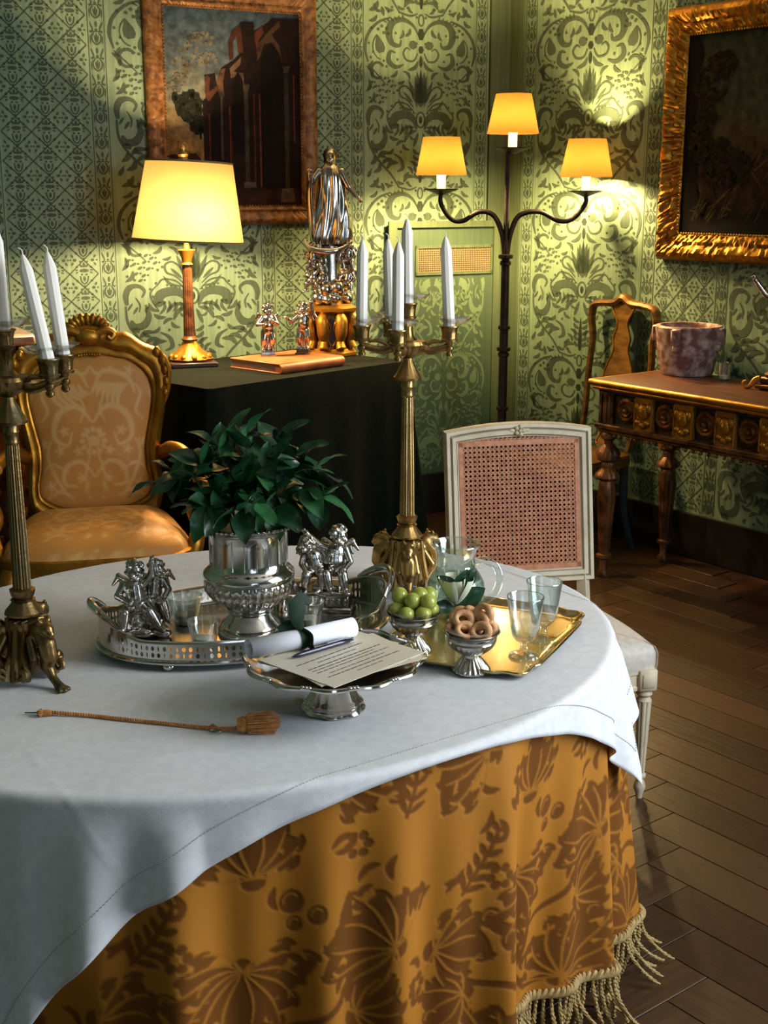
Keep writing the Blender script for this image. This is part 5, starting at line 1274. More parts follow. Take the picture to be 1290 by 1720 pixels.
SP = [((-.40, 2.39, 1.085), (-.33, 2.40, 1.08)), ((-.345, 2.34, 1.125), (-.31, 2.37, 1.07)), ((-.29, 2.42, 1.165), (-.28, 2.40, 1.08)), ((-.255, 2.38, 1.180), (-.262, 2.39, 1.09)),
      ((-.215, 2.35, 1.125), (-.24, 2.37, 1.08)), ((-.165, 2.41, 1.130), (-.21, 2.40, 1.08)), ((-.120, 2.38, 1.105), (-.18, 2.385, 1.085)), ((-.112, 2.35, 1.055), (-.17, 2.37, 1.06)),
      ((-.33, 2.31, 1.050), (-.30, 2.35, 1.055)), ((-.235, 2.30, 1.055), (-.25, 2.35, 1.06)), ((-.37, 2.42, 1.12), (-.31, 2.41, 1.085)), ((-.20, 2.45, 1.15), (-.23, 2.43, 1.09)), ((-.315, 2.36, 1.155), (-.29, 2.38, 1.08)),
      ((-.325, 2.335, 1.035), (-.29, 2.36, 1.03)), ((-.205, 2.335, 1.035), (-.235, 2.36, 1.03)), ((-.265, 2.305, 1.04), (-.264, 2.35, 1.035)), ((-.170, 2.385, 1.035), (-.215, 2.388, 1.035)), ((-.350, 2.385, 1.04), (-.31, 2.388, 1.035)), ((-.27, 2.35, 1.09), (-.268, 2.37, 1.05))]
for k, (tip, mid) in enumerate(SP):
    sprig((UX+.02*cos(k*2.1), UY+.02*sin(k*2.1), bz), tip, mid, 9, 'dark green bay-leaf sprig standing in the silver urn', 'sprigs in the silver urn', 20+k)
sprig((UX-.03, UY-.01, bz), (-.445, 2.33, 1.085), (-.36, 2.34, 1.105), 3, 'thin drooping sprig with few leaves hanging from the silver urn', None, 61, .8)

# --- silver cherub groups
def putto(o, s_, pose, flip=1):
    """chubby child figure: returns capsules; pose = dict of joints relative to pelvis (unit ~1 = .1 m tall)"""
    out = []; V_ = lambda p: (o[0]+s_*flip*p[0], o[1]+s_*p[1], o[2]+s_*p[2])
    C_ = lambda a, ra, b, rb: out.append((V_(a), s_*ra, V_(b), s_*rb))
    pel, che, hd = (0, 0, 0), pose['chest'], pose['head']
    C_(pel, .019, che, .019); C_((pel[0]*.5+che[0]*.5, -.004, che[2]*.5), .0195, che, .017)
    C_(che, .010, hd, .010); out.append((V_(hd), (s_*.0165, s_*.0165, s_*.0185)))
    f = pose.get('face', (0, -1, 0)); n_ = (hd[0]+f[0]*.0165, hd[1]+f[1]*.0165, hd[2]-.001); out.append((V_(n_), s_*.0042))   # nose
    for sg in (-1, 1):
        px_, py_ = -f[1], f[0]; out.append((V_((hd[0]+f[0]*.011+sg*px_*.008, hd[1]+f[1]*.011+sg*py_*.008, hd[2]-.007)), s_*.007))      # cheeks
        out.append((V_((hd[0]+sg*px_*.0165, hd[1]+sg*py_*.0165, hd[2]-.001)), s_*.0042))                                         # ears
    out.append((V_((hd[0]+f[0]*.012, hd[1]+f[1]*.012, hd[2]-.014)), s_*.006))
    rd = random.Random(int(1000*abs(o[0]+o[1])))
    for k in range(14):   # curls
        a = rd.uniform(0, 6.28); e = rd.uniform(.1, 1.4); q = (cos(a)*cos(e), sin(a)*cos(e), sin(e))
        if q[0]*f[0]+q[1]*f[1] > .75: continue
        out.append((V_((hd[0]+q[0]*.016, hd[1]+q[1]*.016, hd[2]+.003+q[2]*.0165)), s_*.0058))
    for sg, arm_ in ((-1, pose['armL']), (1, pose['armR'])):
        sh = (che[0]+sg*.019, che[1], che[2]+.006); el, ha = arm_
        C_(sh, .0085, el, .0072); C_(el, .0075, ha, .0052); out.append((V_(ha), (s_*.0062, s_*.0062, s_*.0065)))
        d = Vector(ha)-Vector(el); d = d.normalized()
        for q in (-1, 0, 1): C_(ha, .0024, (ha[0]+d.x*.011+q*.004, ha[1]+d.y*.011, ha[2]+d.z*.011+q*.002), .0017)
    for sg, leg_ in ((-1, pose['legL']), (1, pose['legR'])):
        hp = (sg*.010, 0, -.004); kn, an, fo = leg_
        C_(hp, .0135, kn, .0105); C_(kn, .0105, ((kn[0]*.6+an[0]*.4), kn[1]*.6+an[1]*.4, kn[2]*.6+an[2]*.4), .0100); C_(((kn[0]*.6+an[0]*.4), kn[1]*.6+an[1]*.4, kn[2]*.6+an[2]*.4), .0098, an, .0065); C_(an, .0065, fo, .0048)
    if pose.get('wings'):
        for sg in (-1, 1):
            w0 = (che[0]+sg*.006, che[1]+.018, che[2]+.004); C_(w0, .005, (che[0]+sg*.030, che[1]+.026, che[2]+.016), .0065); C_((che[0]+sg*.030, che[1]+.026, che[2]+.014), .006, (che[0]+sg*.042, che[1]+.026, che[2]-.002), .003); C_((che[0]+sg*.022, che[1]+.025, che[2]+.008), .0055, (che[0]+sg*.030, che[1]+.025, che[2]-.010), .003)
    return out
SIT = dict(chest=(-.004, 0, .036), head=(-.002, -.004, .070), face=(.35, -.94, 0), armL=((-.036, -.004, .020), (-.012, -.024, .010)), armR=((.030, -.004, .060), (.032, -.006, .088)),
           legL=((-.022, -.030, -.006), (-.026, -.030, -.038), (-.032, -.040, -.042)), legR=((.024, -.026, -.006), (.042, -.030, -.036), (.050, -.038, -.042)), wings=True)
SIT2 = dict(chest=(.004, 0, .036), head=(.010, -.003, .068), face=(.8, -.6, 0), armL=((-.030, -.012, .030), (-.034, -.020, .008)), armR=((.034, -.006, .022), (.022, -.022, .004)),
            legL=((-.018, -.028, -.004), (-.010, -.034, -.036), (-.006, -.044, -.040)), legR=((.022, -.028, -.002), (.030, -.032, -.036), (.036, -.042, -.040)), wings=True)
STAND = dict(chest=(.003, 0, .036), head=(.002, -.004, .069), face=(.2, -.98, 0), armL=((-.034, -.008, .020), (-.014, -.026, .022)), armR=((.032, -.010, .022), (.014, -.026, .034)),
             legL=((-.014, -.006, -.030), (-.014, .002, -.062), (-.018, -.012, -.066)), legR=((.016, -.012, -.028), (.014, .002, -.060), (.018, -.012, -.066)), wings=True)
UPARM = dict(STAND); UPARM['armR'] = ((.034, -.004, .060), (.030, -.010, .090)); UPARM['armL'] = ((-.038, -.010, .024), (-.050, -.022, .036))
cz_ = ZTB+.018
c1 = thing('silver_cherubs', 'pair of silver cherubs seated on a rock beside two tealight glasses', 'figurine', (-.468, 2.372, cz_), radians(8))
caps_ = putto((-.012, -.004, .062), 1.0, SIT) + putto((.018, .016, .066), .92, SIT2)
blob('figures', caps_, 'silver_old', c1, voxel=.0015, smooth=2)
rk = [((.0, 0, .012), (.046, .034, .016)), ((-.015, .0, .03), (.028, .024, .022)), ((.020, .006, .032), (.024, .022, .022)), ((.036, -.020, .008), (.018, .014, .010)), ((-.034, -.018, .008), (.016, .014, .010)), ((.0, -.024, .012), (.02, .012, .012))]
blob('rock_base', rk, 'silver_old', c1, voxel=.0025, smooth=3)
c2 = thing('silver_cherubs', 'pair of silver cherubs on a casket-shaped pedestal with one arm raised', 'figurine', (-.112, 2.530, cz_), radians(-8))
P2 = dict(SIT); P2 = dict(chest=(.002, 0, .036), head=(.008, -.002, .070), face=(.6, -.8, 0), armL=((-.032, -.006, .050), (-.058, -.008, .074)), armR=((.032, -.008, .018), (.020, -.020, .002)), legL=SIT['legL'], legR=((.020, -.026, -.006), (.026, -.030, -.038), (.032, -.040, -.042)), wings=True)
P3 = dict(chest=(-.010, -.004, .030), head=(-.028, -.008, .054), face=(-.6, -.8, 0), armL=((-.034, -.014, .014), (-.020, -.028, .0)), armR=((.020, -.016, .024), (.030, -.02, .040)), legL=SIT['legL'], legR=SIT2['legR'], wings=True)
blob('figures', putto((.012, .0, .088), 1.0, P2) + putto((-.022, -.006, .086), .95, P3), 'silver_old', c2, voxel=.0015, smooth=2)
mb = MB(); mb.box((0, 0, .006), (.100, .066, .012), bev=.003); mb.box((0, 0, .024), (.086, .054, .026), bev=.002); mb.box((0, 0, .041), (.096, .062, .009), bev=.003); mb.box((-.004, 0, .050), (.06, .045, .012), bev=.004)
for k in range(7): mb.sph((-.036+.012*k, -.028, .024), (.004, .003, .008), 8, 6)
mb.build('pedestal', 'silver_old', c2)

# --- tealights in small glasses, silver beaker
def tealight(loc, label, hgt=.052, rt=.032, rb=.021, clabel=None):
    mb = MB(); mb.lathe([(.004, 0), (rb, 0), (rb+.001, .002), (rt, hgt), (rt-.0018, hgt+.0008), (rt-.0035, hgt-.001), (rb-.001, .006), (.004, .005)], 36); o = mb.build('tealight_glass', 'thick_glass', None, loc); tag(o, label, 'glass')
    c_ = thing('tealight', clabel, 'candle', (loc[0], loc[1], loc[2]+.0055), 0)
    mb = MB(); mb.lathe([(.003, 0), (rb-.003, 0), (rb-.002, .012), (rb-.006, .0125), (.003, .012)], 24); mb.build('wax', 'wax', c_); mb = MB(); mb.tube([(0, 0, .011), (.001, 0, .018)], .0009, 6); mb.build('wick', 'wax', c_)
tealight((-.342, 2.303, cz_), 'small glass with a tealight standing before the silver urn', clabel='white tealight in the glass before the silver urn')
tealight((-.400, 2.445, cz_), 'small glass with a tealight behind the seated cherubs', .056, .036, .022, clabel='white tealight in the glass behind the seated cherubs')
tealight((-.150, 2.420, cz_), 'small glass with a tealight before the cherub casket', clabel='white tealight in the glass before the cherub casket')
bk = thing('silver_beaker', 'small silver barrel beaker with a modelled reflection band behind the urn', 'beaker', (-.188, 2.470, cz_), 0)
mb = MB(); mb.lathe([(.01, 0), (.034, 0), (.0355, .006), (.037, .022)], 40); mb.lathe([(.037, .040), (.0355, .052), (.034, .058), (.031, .0585), (.031, .05), (.033, .03), (.031, .008), (.01, .006)], 40, caps=False); mb.build('body', 'silver', bk)
mb = MB()
for i in range(26):
    a0, a1 = 2*pi*i/26, 2*pi*(i+1)/26
    def bzz(u, v): a = a0+(a1-a0)*u; return (.0372*cos(a), .0372*sin(a), .022+.018*v)
    o8 = [(0, 0), (.5, 0), (1, 0), (1, .5), (1, 1), (.5, 1), (0, 1), (0, .5)]; i8 = [(.3, .3), (.5, .12), (.7, .3), (.85, .5), (.7, .7), (.5, .88), (.3, .7), (.15, .5)]
    mb.add([bzz(*q) for q in o8+i8], [(k, (k+1) % 8, 8+(k+1) % 8, 8+k) for k in range(8)])
mb.build('reflection_band', 'silver', bk)  # tray gallery's reflection on the beaker, modelled as a pierced ring

# --- footed salver with cards, scroll and pen
SVX, SVY = -.086, 2.042
sv = thing('footed_salver', 'silver footed salver with scalloped rim holding cards and a paper scroll', 'salver', (SVX, SVY, ZTB), 0)
mb = MB(); pan8 = lambda a, r, z: r*(1+.07*abs(cos(4*a))) if z < .05 else r
mb.lathe([(.01, 0), (.050, 0), (.052, .004), (.050, .009), (.046, .012), (.048, .017), (.044, .022), (.040, .025), (.034, .040), (.024, .052), (.016, .060), (.018, .066), (.015, .072), (.022, .078)], 64, mod=pan8); mb.build('foot', 'silver', sv)
sc12 = lambda a, r, z: r*(1+.022*cos(12*a)) if r > .11 else r
mb = MB(); mb.lathe([(.01, .076), (.03, .078), (.115, .079), (.130, .082), (.146, .090), (.1475, .092), (.146, .0935), (.130, .0855), (.115, .0820), (.01, .0815)], 144, mod=sc12); mb.build('plate', 'silver', sv)
mb = MB(); mb.tube([(.1485*(1+.022*cos(12*a))*cos(a), .1485*(1+.022*cos(12*a))*sin(a), .0925) for a in [2*pi*k/168 for k in range(168)]], [.0030+.0014*abs(cos(6*2*pi*k/168)) for k in range(168)], 8, closed=True); mb.build('rim', 'silver', sv)
for k in range(12):
    mb = MB(); a = 2*pi*(k+.5)/12; r = .146
    for q in (-1, 0, 1): mb.sph((r*cos(a+q*.04), r*sin(a+q*.04), .0945), (.0045, .0045, .0035), 8, 6)
    mb.build('shell_ornament', 'silver', sv)
def sheet(name, label, c_, w_, h_, rz, z, lines, m='card', seed=1):
    rd = random.Random(seed); t = thing(name, label, 'card', (c_[0], c_[1], z), rz)
    mb = MB(); mb.box((0, 0, .0007), (w_, h_, .0014)); mb.build('sheet', m, t, smooth=False)
    if lines:
        mb = MB()
        for y, x0, x1, hh in lines:
            x = x0
            while x < x1:
                L_ = rd.uniform(.006, .018); e_ = min(x+L_, x1); mb.box(((x+e_)/2, y, .00155), (e_-x, hh, .0003)); x = e_+.0022
        mb.build('printed_lines', 'ink', t, smooth=False)
    return t
CRZ = atan2(.161, .156)
LN = [(.052, -.02, .05, .0035), (.022, -.085, .07, .0024), (.008, -.05, .04, .0020), (-.006, -.085, .085, .0024), (-.016, -.085, .06, .0020), (-.026, -.085, .085, .0020), (-.040, -.07, .06, .0018), (-.052, -.085, .085, .0022), (-.064, -.03, .03, .0018)]
tz0 = ZTB+.0938
sheet('printed_card', 'lowest cream card fanned out on the footed salver', (-.092, 2.062), .205, .150, CRZ+.22, tz0, [], seed=4)
sheet('printed_card', 'cream card with printed lines between two other cards on the salver', (-.060, 2.030), .215, .155, CRZ-.16, tz0+.0015, [(-.066, -.09, .08, .002), (-.058, -.09, .09, .002)], seed=5)
sheet('printed_card', 'topmost glossy card with lines of print under the pen', (-.070, 2.035), .218, .178, CRZ+.02, tz0+.0030, LN, seed=6)
scr = thing('paper_scroll', 'white rolled paper tied with a dark green ribbon on the salver', 'scroll', (-.140, 2.075, tz0+.0046), atan2(.113, .172))
mb = MB(); P = []
rings = []
for x in (-.103, .103):
    ring = []
    for k in range(60):
        a = k/59*4*pi; r = .0178 - .004*k/59; ring.append((x, r*cos(a), .0178+r*sin(a)))
    rings.append(ring)
mb.loft(rings, caps=False, wrap=False)
o = mb.build('paper_roll', 'paper', scr, ang=80); sdm = o.modifiers.new('thickness', 'SOLIDIFY'); sdm.thickness = .0006
rb = MB(); rb.lathe([(.0186, -.006), (.0192, -.006), (.0192, .006), (.0186, .006)], 32, caps=False); rb.xf(Matrix.Translation((-.004, 0, .0178)) @ Matrix.Rotation(pi/2, 4, 'Y')); rbo = rb.build('ribbon', 'ribbon_green', scr)
def band(P, w_, name, up=(1, 0, 0)):
    mb = MB(); mb.tube(P, w_, 8, sub=6, flat=.13, up=up); mb.build(name, 'ribbon_green', rbo)
band([(-.004, -.004, .036), (-.011, -.005, .054), (-.010, -.002, .074), (.002, .002, .086), (.016, 0, .076)], [.005, .013, .016, .013, .003], 'ribbon_loop', (0, 1, 0))
band([(-.004, -.008, .036), (.004, -.019, .026), (.002, -.023, .012), (.006, -.026, .004)], [.006, .010, .011, .008], 'ribbon_tail', (1, 0, 0))
band([(-.006, .002, .037), (-.022, .006, .042), (-.040, .008, .034)], [.006, .011, .010], 'ribbon_tail', (0, 1, 0))
pen = thing('ballpoint_pen', 'dark blue ballpoint pen with silver clip lying on the printed card', 'pen', (-.103, 2.063, tz0+.0046+.0048), atan2(.088, .098))
mb = MB(); mb.lathe([(.0012, -.068), (.0030, -.062), (.0046, -.052), (.0048, .030), (.0046, .056), (.003, .058), (.003, .066), (.0014, .067)], 20); mb.xf(Matrix.Rotation(pi/2, 4, 'Y')); mb.build('barrel', 'pen_navy', pen)
mb = MB(); mb.box((.030, 0, .0058), (.044, .0034, .0012)); mb.box((.051, 0, .0048), (.004, .0034, .003)); mb.build('clip', 'steel', pen, smooth=False)

# --- shaped rectangular tray with bowls, jug and glasses
RTZ = ZTB; RTC = (.200, 2.402); RTA = atan2(.905, .425)
rt_ = thing('shaped_tray', 'silver rectangular tray with moulded curving rim under the bowls and jug', 'tray', (RTC[0], RTC[1], RTZ), RTA)
def rto(a, k):
    ca, sa = cos(a), sin(a); n_ = 6.5; r = (abs(ca/.205)**n_+abs(sa/.160)**n_)**(-1/n_); ac = atan2(.160, .205)
    d = min(abs(a-x) for x in (ac, pi-ac, -ac, pi+ac, 2*pi-ac, -pi+ac)); r *= 1 - .035*math.exp(-((d-.14)/.06)**2) + .015*math.exp(-(d/.06)**2)
    return ((r+k)*ca, (r+k)*sa)
mb = MB(); prof_ = [(-.030, .0045), (-.026, .006), (-.020, .0045), (-.015, .008), (-.009, .010), (-.004, .015), (0, .016), (.002, .014), (.001, .011), (-.010, .004), (-.028, .0), (-.03, .0)]
rings = [[(*rto(2*pi*k/160-pi, o_), z) for k in range(160)] for o_, z in prof_]; mb.loft(rings, caps=False); mb.build('moulded_rim', 'silver_warm', rt_, ang=60)
mb = MB(); ring = [(*rto(2*pi*k/160-pi, -.029), .0) for k in range(160)]; mb.loft([ring, [(x, y, .0045) for x, y, z in ring]]); mb.build('tray_floor', 'silver_warm', rt_)
RZ = ZTB+.0045
BPROF = [(.01, 0), (.034, 0), (.0345, .004), (.030, .010), (.022, .020), (.016, .028), (.0165, .033)]
def bowl(label, loc):
    t = thing('footed_bowl', label, 'bowl', loc, 0)
    mb = MB(); mb.lathe(BPROF, 96, mod=lambda a, r, z: r*(1+.05*cos(22*a + z*60)) if .002 < z < .027 else r); mb.build('fluted_foot', 'silver_old', t)
    mb = MB(); mb.lathe([(.0165, .032), (.030, .040), (.041, .051), (.0445, .058)], 96, mod=lambda a, r, z: r*(1+.028*cos(24*a - z*40)) if z < .056 else r)
    mb.lathe([(.0445, .058), (.046, .0595), (.0445, .062), (.0455, .066), (.045, .069), (.050, .075), (.0525, .0765), (.051, .078), (.045, .071), (.040, .055), (.01, .045)], 56, caps=False); mb.build('cup', 'silver_old', t)
    mb = MB(); mb.lathe([(.040, .060), (.048, .076), (.0515, .085), (.0505, .0855), (.046, .076), (.039, .062)], 40, caps=False); mb.build('glass_liner', 'clear_glass', t)
B1 = (.056, 2.318, RZ); B2 = (.160, 2.212, RZ)
bowl('silver footed bowl holding green grapes beside the glass jug', B1); bowl('silver footed bowl holding ring biscuits', B2)
GP = [(-.031, -.004, .082), (-.014, -.030, .081), (.018, -.028, .082), (.033, -.002, .082), (.016, .028, .082), (-.018, .027, .082), (.0, .0, .080), (-.026, .010, .106), (-.002, -.012, .103), (.012, .006, .108), (.028, -.018, .103), (.030, .022, .104)]
gm_ = MB(); gm_.sph((0, 0, 0), (.0158, .0158, .0170), 20, 14); gme_ = gm_.mesh('grape', 'grape')
for k, (x, y, z) in enumerate(GP):
    o = link_mesh('grape', gme_, None, (B1[0]+x, B1[1]+y, B1[2]+z), (random.random()*3, random.random()*3, 0)); tag(o, 'plump green grape piled in the silver footed bowl', 'grape', 'grapes in the bowl')
tm = MB()
tm.tube([(.0132*cos(2*pi*k/24)*(1.12), .0132*sin(2*pi*k/24), .0012*sin(4*pi*k/24)) for k in range(24)], [.0064+.0009*cos(2*pi*k/24) for k in range(24)], 10, closed=True); tme = tm.mesh('ring_biscuit', 'biscuit')
TP = [(-.030, -.004, .080, .3, .2, 0), (-.014, -.026, .086, .9, .1, .4), (.014, -.030, .086, 1.0, -.1, -.2), (.032, -.008, .084, 1.1, .5, .8), (.022, .024, .082, .4, .8, .3), (-.020, .024, .082, .6, -.5, .7), (.0, .0, .082, .1, .2, 0), (-.016, -.012, .102, 1.0, .2, .2), (.010, -.014, .100, .9, -.2, -.3), (.002, .012, .104, .8, .5, 1.0), (.026, .010, .102, 1.2, .4, .8), (-.022, .012, .100, .5, -.6, .5), (.020, -.006, .112, 1.3, .2, -.6)]
for x, y, z, a, b, c_ in TP:
    o = link_mesh('ring_biscuit', tme, None, (B2[0]+x, B2[1]+y, B2[2]+z), (a, b, c_)); tag(o, 'small golden ring-shaped biscuit piled in the silver footed bowl', 'biscuit', 'ring biscuits in the bowl')
# jug
jg = thing('glass_jug', 'round-bellied clear glass jug of pale lemon water on the rectangular tray', 'jug', (.148, 2.545, RZ), radians(-12))
mb = MB(); mb.lathe([(.004, .0), (.044, .0), (.050, .006), (.060, .025), (.064, .045), (.060, .068), (.050, .086), (.0415, .098), (.040, .108), (.041, .128), (.045, .140), (.049, .146), (.0505, .149), (.0485, .151), (.045, .146), (.0385, .128), (.0375, .108), (.039, .098), (.047, .085), (.0575, .068), (.0615, .045), (.0575, .026), (.047, .009), (.004, .007)], 56); mb.build('body', 'thick_glass', jg)
mb = MB(); mb.tube([(.0500*cos(2*pi*k/48), .0500*sin(2*pi*k/48), .149) for k in range(48)], .0022, 8, closed=True); mb.build('rim', 'thick_glass', jg)
mb = MB(); mb.tube([(.040, 0, .112), (.062, 0, .118), (.085, 0, .104), (.092, 0, .075), (.082, 0, .046), (.064, 0, .030), (.058, 0, .026)], [.006, .0065, .0065, .0065, .0060, .0055, .005], 10, sub=6, flat=1.3); mb.build('handle', 'thick_glass', jg)
mb = MB(); mb.lathe([(.004, .0078), (.0465, .0096), (.0570, .0262), (.0610, .045), (.0572, .067), (.0530, .0765), (.004, .0765)], 48); mb.build('lemon_water', 'lemon_water', jg)
# fluted goblets
def goblet(label, loc, water):
    t = thing('fluted_goblet', label, 'glass', loc, 0); fl_ = lambda a, r, z: r*(1-.035*abs(cos(6*a))) if .034 < z < .105 else r
    mb = MB(); mb.lathe([(.004, .001), (.0285, .0), (.0295, .002), (.028, .004), (.014, .007), (.0075, .012), (.0085, .017), (.0065, .021), (.0085, .028)], 48, mod=lambda a, r, z: r*(1+.03*cos(12*a)) if r > .02 else r); mb.build('foot', 'thick_glass', t)
    mb = MB(); mb.lathe([(.0085, .028), (.018, .034), (.0255, .044), (.0285, .060), (.0330, .105), (.0352, .118), (.0350, .1195), (.0336, .1195), (.0315, .105), (.0270, .062), (.0235, .047), (.015, .040), (.004, .038)], 60, mod=fl_, caps=False); mb.build('bowl', 'thick_glass', t)
    mb = MB(); mb.tube([(.0345*cos(2*pi*k/36), .0345*sin(2*pi*k/36), .1190) for k in range(36)], .0011, 6, closed=True); mb.build('rim', 'thick_glass', t)
    if water: mb = MB(); mb.lathe([(.004, .0385), (.0146, .0405), (.0230, .0475), (.0266, .062), (.0270, .066), (.004, .066)], 36); mb.build('water', 'still_water', t)
goblet('fluted glass goblet on the rectangular tray beside the ring biscuits', (.265, 2.284, RZ), True)
goblet('fluted glass goblet on the rectangular tray near the caned chair', (.312, 2.380, RZ), False)
# white rose in a bud vase
FV = (.135, 2.372, RZ)
mb = MB(); mb.lathe([(.004, 0), (.015, 0), (.017, .012), (.012, .026), (.009, .034), (.0125, .042), (.0112, .042), (.008, .034), (.0108, .026), (.0155, .012), (.004, .003)], 28); o = mb.build('bud_vase', 'thick_glass', None, FV); tag(o, 'tiny clear glass vase holding a white flower', 'vase')
rs = thing('white_flower', 'creamy white flower bud with dark leaves in the tiny vase', 'flower', (FV[0], FV[1], FV[2]+.008), 0); rs.scale = (1.15, 1.15, 1.15)
mb = MB(); mb.tube([(0, 0, 0), (.003, 0, .04), (.004, 0, .066)], [.0016, .0016, .002], 6, sub=3); mb.build('stem', 'stem_green', rs)
pm_ = MB()
def petal(u, v): a = (u-.5)*1.9*(1-.3*v); r = .004+.013*sin(v*1.9)**.8; return (r*cos(a)+.002*v*v, r*sin(a), .052*v)
pm_.grid(petal, 6, 7); pme = pm_.mesh('petal', 'petal')
for k in range(9):
    o = link_mesh('petal', pme, rs, (.004, 0, .060), (0, (.02 if k < 4 else .20)+.03*(k % 3), k*2.4)); o.scale = (.8, .8, .85) if k < 4 else (1.05, 1.05, .98)
def flatleaf(p0, p1, s_, mi): 
    d = (Vector(p1)-Vector(p0)).normalized(); up = Vector((.2, -.8, .5)); up = (up-d*up.dot(d)).normalized(); o = link_mesh('leaf', LM[mi], rs); o.matrix_local = Matrix.Translation(p0) @ Matrix((d.cross(up), d, up)).transposed().to_4x4() @ Matrix.Scale(s_, 4)
for p0, p1, s_, mi in (((.006, 0, .055), (.05, 0, .085), .9, 0), ((.006, 0, .075), (.028, .0, .13), .75, 0), ((.004, 0, .08), (-.03, 0, .115), .6, 1), ((0, 0, .05), (-.03, -.01, .06), .6, 0), ((.004, 0, .045), (.04, -.01, .05), .8, 1), ((.01, .004, .085), (.034, .01, .112), .7, 0)): flatleaf(p0, p1, s_, mi)
mb = MB(); mb.tube([(.004, 0, .07), (.022, .002, .095), (.030, .002, .12)], .001, 5, sub=3); mb.build('twig', 'stem_green', rs)

# --- cord with tassels
cd = thing('tasselled_cord', 'twisted gold cord with a large tassel lying on the white linen', 'cord', (-.40, 1.985, ZTB), 0)
cp = catmull([(-.165, .028, .006), (-.095, .020, .0035), (-.04, .006, .0035), (.04, -.014, .0035), (.09, -.027, .0035), (.135, -.037, .0045), (.170, -.042, .009)], 40)
mb = MB(); L_ = 0; prev = cp[0]
pths = [[], []]
for q in cp:
    L_ += (q-prev).length; prev = q; ph = L_/.009*2*pi
    for k in range(2): pths[k].append(q + Vector((.0012*cos(ph+k*pi)*.3, .0016*cos(ph+k*pi), .0016*sin(ph+k*pi))))
for P in pths: mb.tube(P, .0021, 6)
mb.build('twisted_cord', 'tassel_gold', cd)
def tassel(c_, d, L_, r, n_, name):
    rd = random.Random(n_); mb = MB(); d = Vector(d).normalized(); x, y = frame_of(d)
    mb.tube([Vector(c_), Vector(c_)+d*.010, Vector(c_)+d*.016], [r*.55, r*.75, r*.6], 12)
    for k in range(n_):
        a = rd.uniform(0, 6.28); q = sqrt(rd.random())*r; e = Vector(c_)+d*(L_*rd.uniform(.72, 1.0)*(1-.18*(q/r)**2))+(x*cos(a)+y*sin(a))*q*rd.uniform(.8, 1.2)
        e.z = max(e.z, .0012); m_ = Vector(c_)+d*.018+(x*cos(a)+y*sin(a))*q*.95; m_.z = max(m_.z, .001); mb.tube([Vector(c_)+d*.008, m_, e], .0009, 4)
    o = mb.build(name, 'tassel_gold', cd); return o
tassel((.160, -.042, .014), (1, .12, .02), .074, .0185, 260, 'large_tassel'); tassel((-.160, .026, .006), (-1, -.1, 0), .026, .008, 60, 'small_tassel')
mb = MB(); mb.tube([(.125+.009*cos(2*pi*k/20), -.045+.0045*sin(2*pi*k/20), .004) for k in range(20)], .0012, 6, closed=True); mb.build('ring', 'steel', cd)
mb = MB(); mb.tube([(-.155, .030, .004), (-.178, .0315, .0035), (-.208, .033, .003)], [.0012, .0016, .0012], 6); mb.build('metal_tag', 'steel', cd)
mb = MB(); mb.tube([(.112, -.032, .004), (.118, -.028, .008), (.124, -.034, .006), (.118, -.040, .005)], .0028, 8, closed=True); mb.build('knot', 'tassel_gold', cd)
# ------------------------------------------------------------------ things on the console and the carved table
CZ = .90
bo = thing('leather_book', 'large orange leather-bound book lying on the draped console', 'book', (-.41, 5.385, CZ), radians(47.5))
mb = MB(); mb.box((0, 0, .003), (.37, .30, .006), bev=.002); mb.build('cover', 'orange_leather', bo)
mb = MB(); mb.box((0, 0, .039), (.37, .30, .006), bev=.002); mb.build('cover', 'orange_leather', bo)
mb = MB(); mb.tube([(-.183, -.146, .021), (.183, -.146, .021)], .020, 12, flat=1.0); mb.build('spine', 'orange_leather', bo)
mb = MB(); mb.box((-.0, .004, .021), (.355, .285, .031)); mb.build('page_block', 'page', bo, smooth=False)
def putto_on_plinth(label, loc, rz, pose, s_=1.25):
    t = thing('silver_putto', label, 'figurine', loc, rz)
    blob('figure', putto((0, 0, .068*s_+.022), s_, pose) + [((0, .006, .030), .012*s_, (0, .004, .07), .010*s_)], 'silver_old', t, voxel=.0022, smooth=2)
    mb = MB(); mb.lathe([(.045, 0), (.046, .005), (.038, .008), (.036, .018), (.040, .022), (.03, .026)], 4, rot=pi/4); mb.build('plinth', 'silver_old', t, ang=20)
putto_on_plinth('small silver putto holding both arms in front on the leather book', (-.49, 5.41, CZ+.042), radians(10), STAND)
putto_on_plinth('small silver putto with one raised arm on the leather book', (-.345, 5.485, CZ+.042), radians(-6), UPARM)
# silver madonna on a gilt octagonal pedestal
md = thing('silver_statue', 'tall silver robed statue on clouds above a gilt octagonal pedestal', 'statue', (-.240, 5.79, CZ), radians(6))
oc = lambda prof, name, m: (lambda mb: (mb.lathe(prof, 8, rot=pi/8), mb.build(name, m, md, ang=25)))(MB())
oc([(.118, 0), (.122, .006), (.122, .018), (.108, .026), (.100, .034)], 'pedestal_base', 'gilt')
oc([(.088, .034), (.078, .07), (.092, .12), (.098, .16), (.088, .188)], 'pedestal_core', 'gilt_dark')
mb = MB(); mb.prism([(-.026, .05), (.026, .05), (.030, .11), (.022, .155), (0, .175), (-.022, .155), (-.030, .11)], 0, 1, lambda a, b, h: (a, -.080-.012*h-.06*(b-.05)*h*.5, b)); mb.build('niche', 'baseboard_dark', md)
oc([(.088, .185), (.112, .195), (.122, .202), (.124, .214), (.110, .220), (.095, .226)], 'pedestal_top', 'gilt')
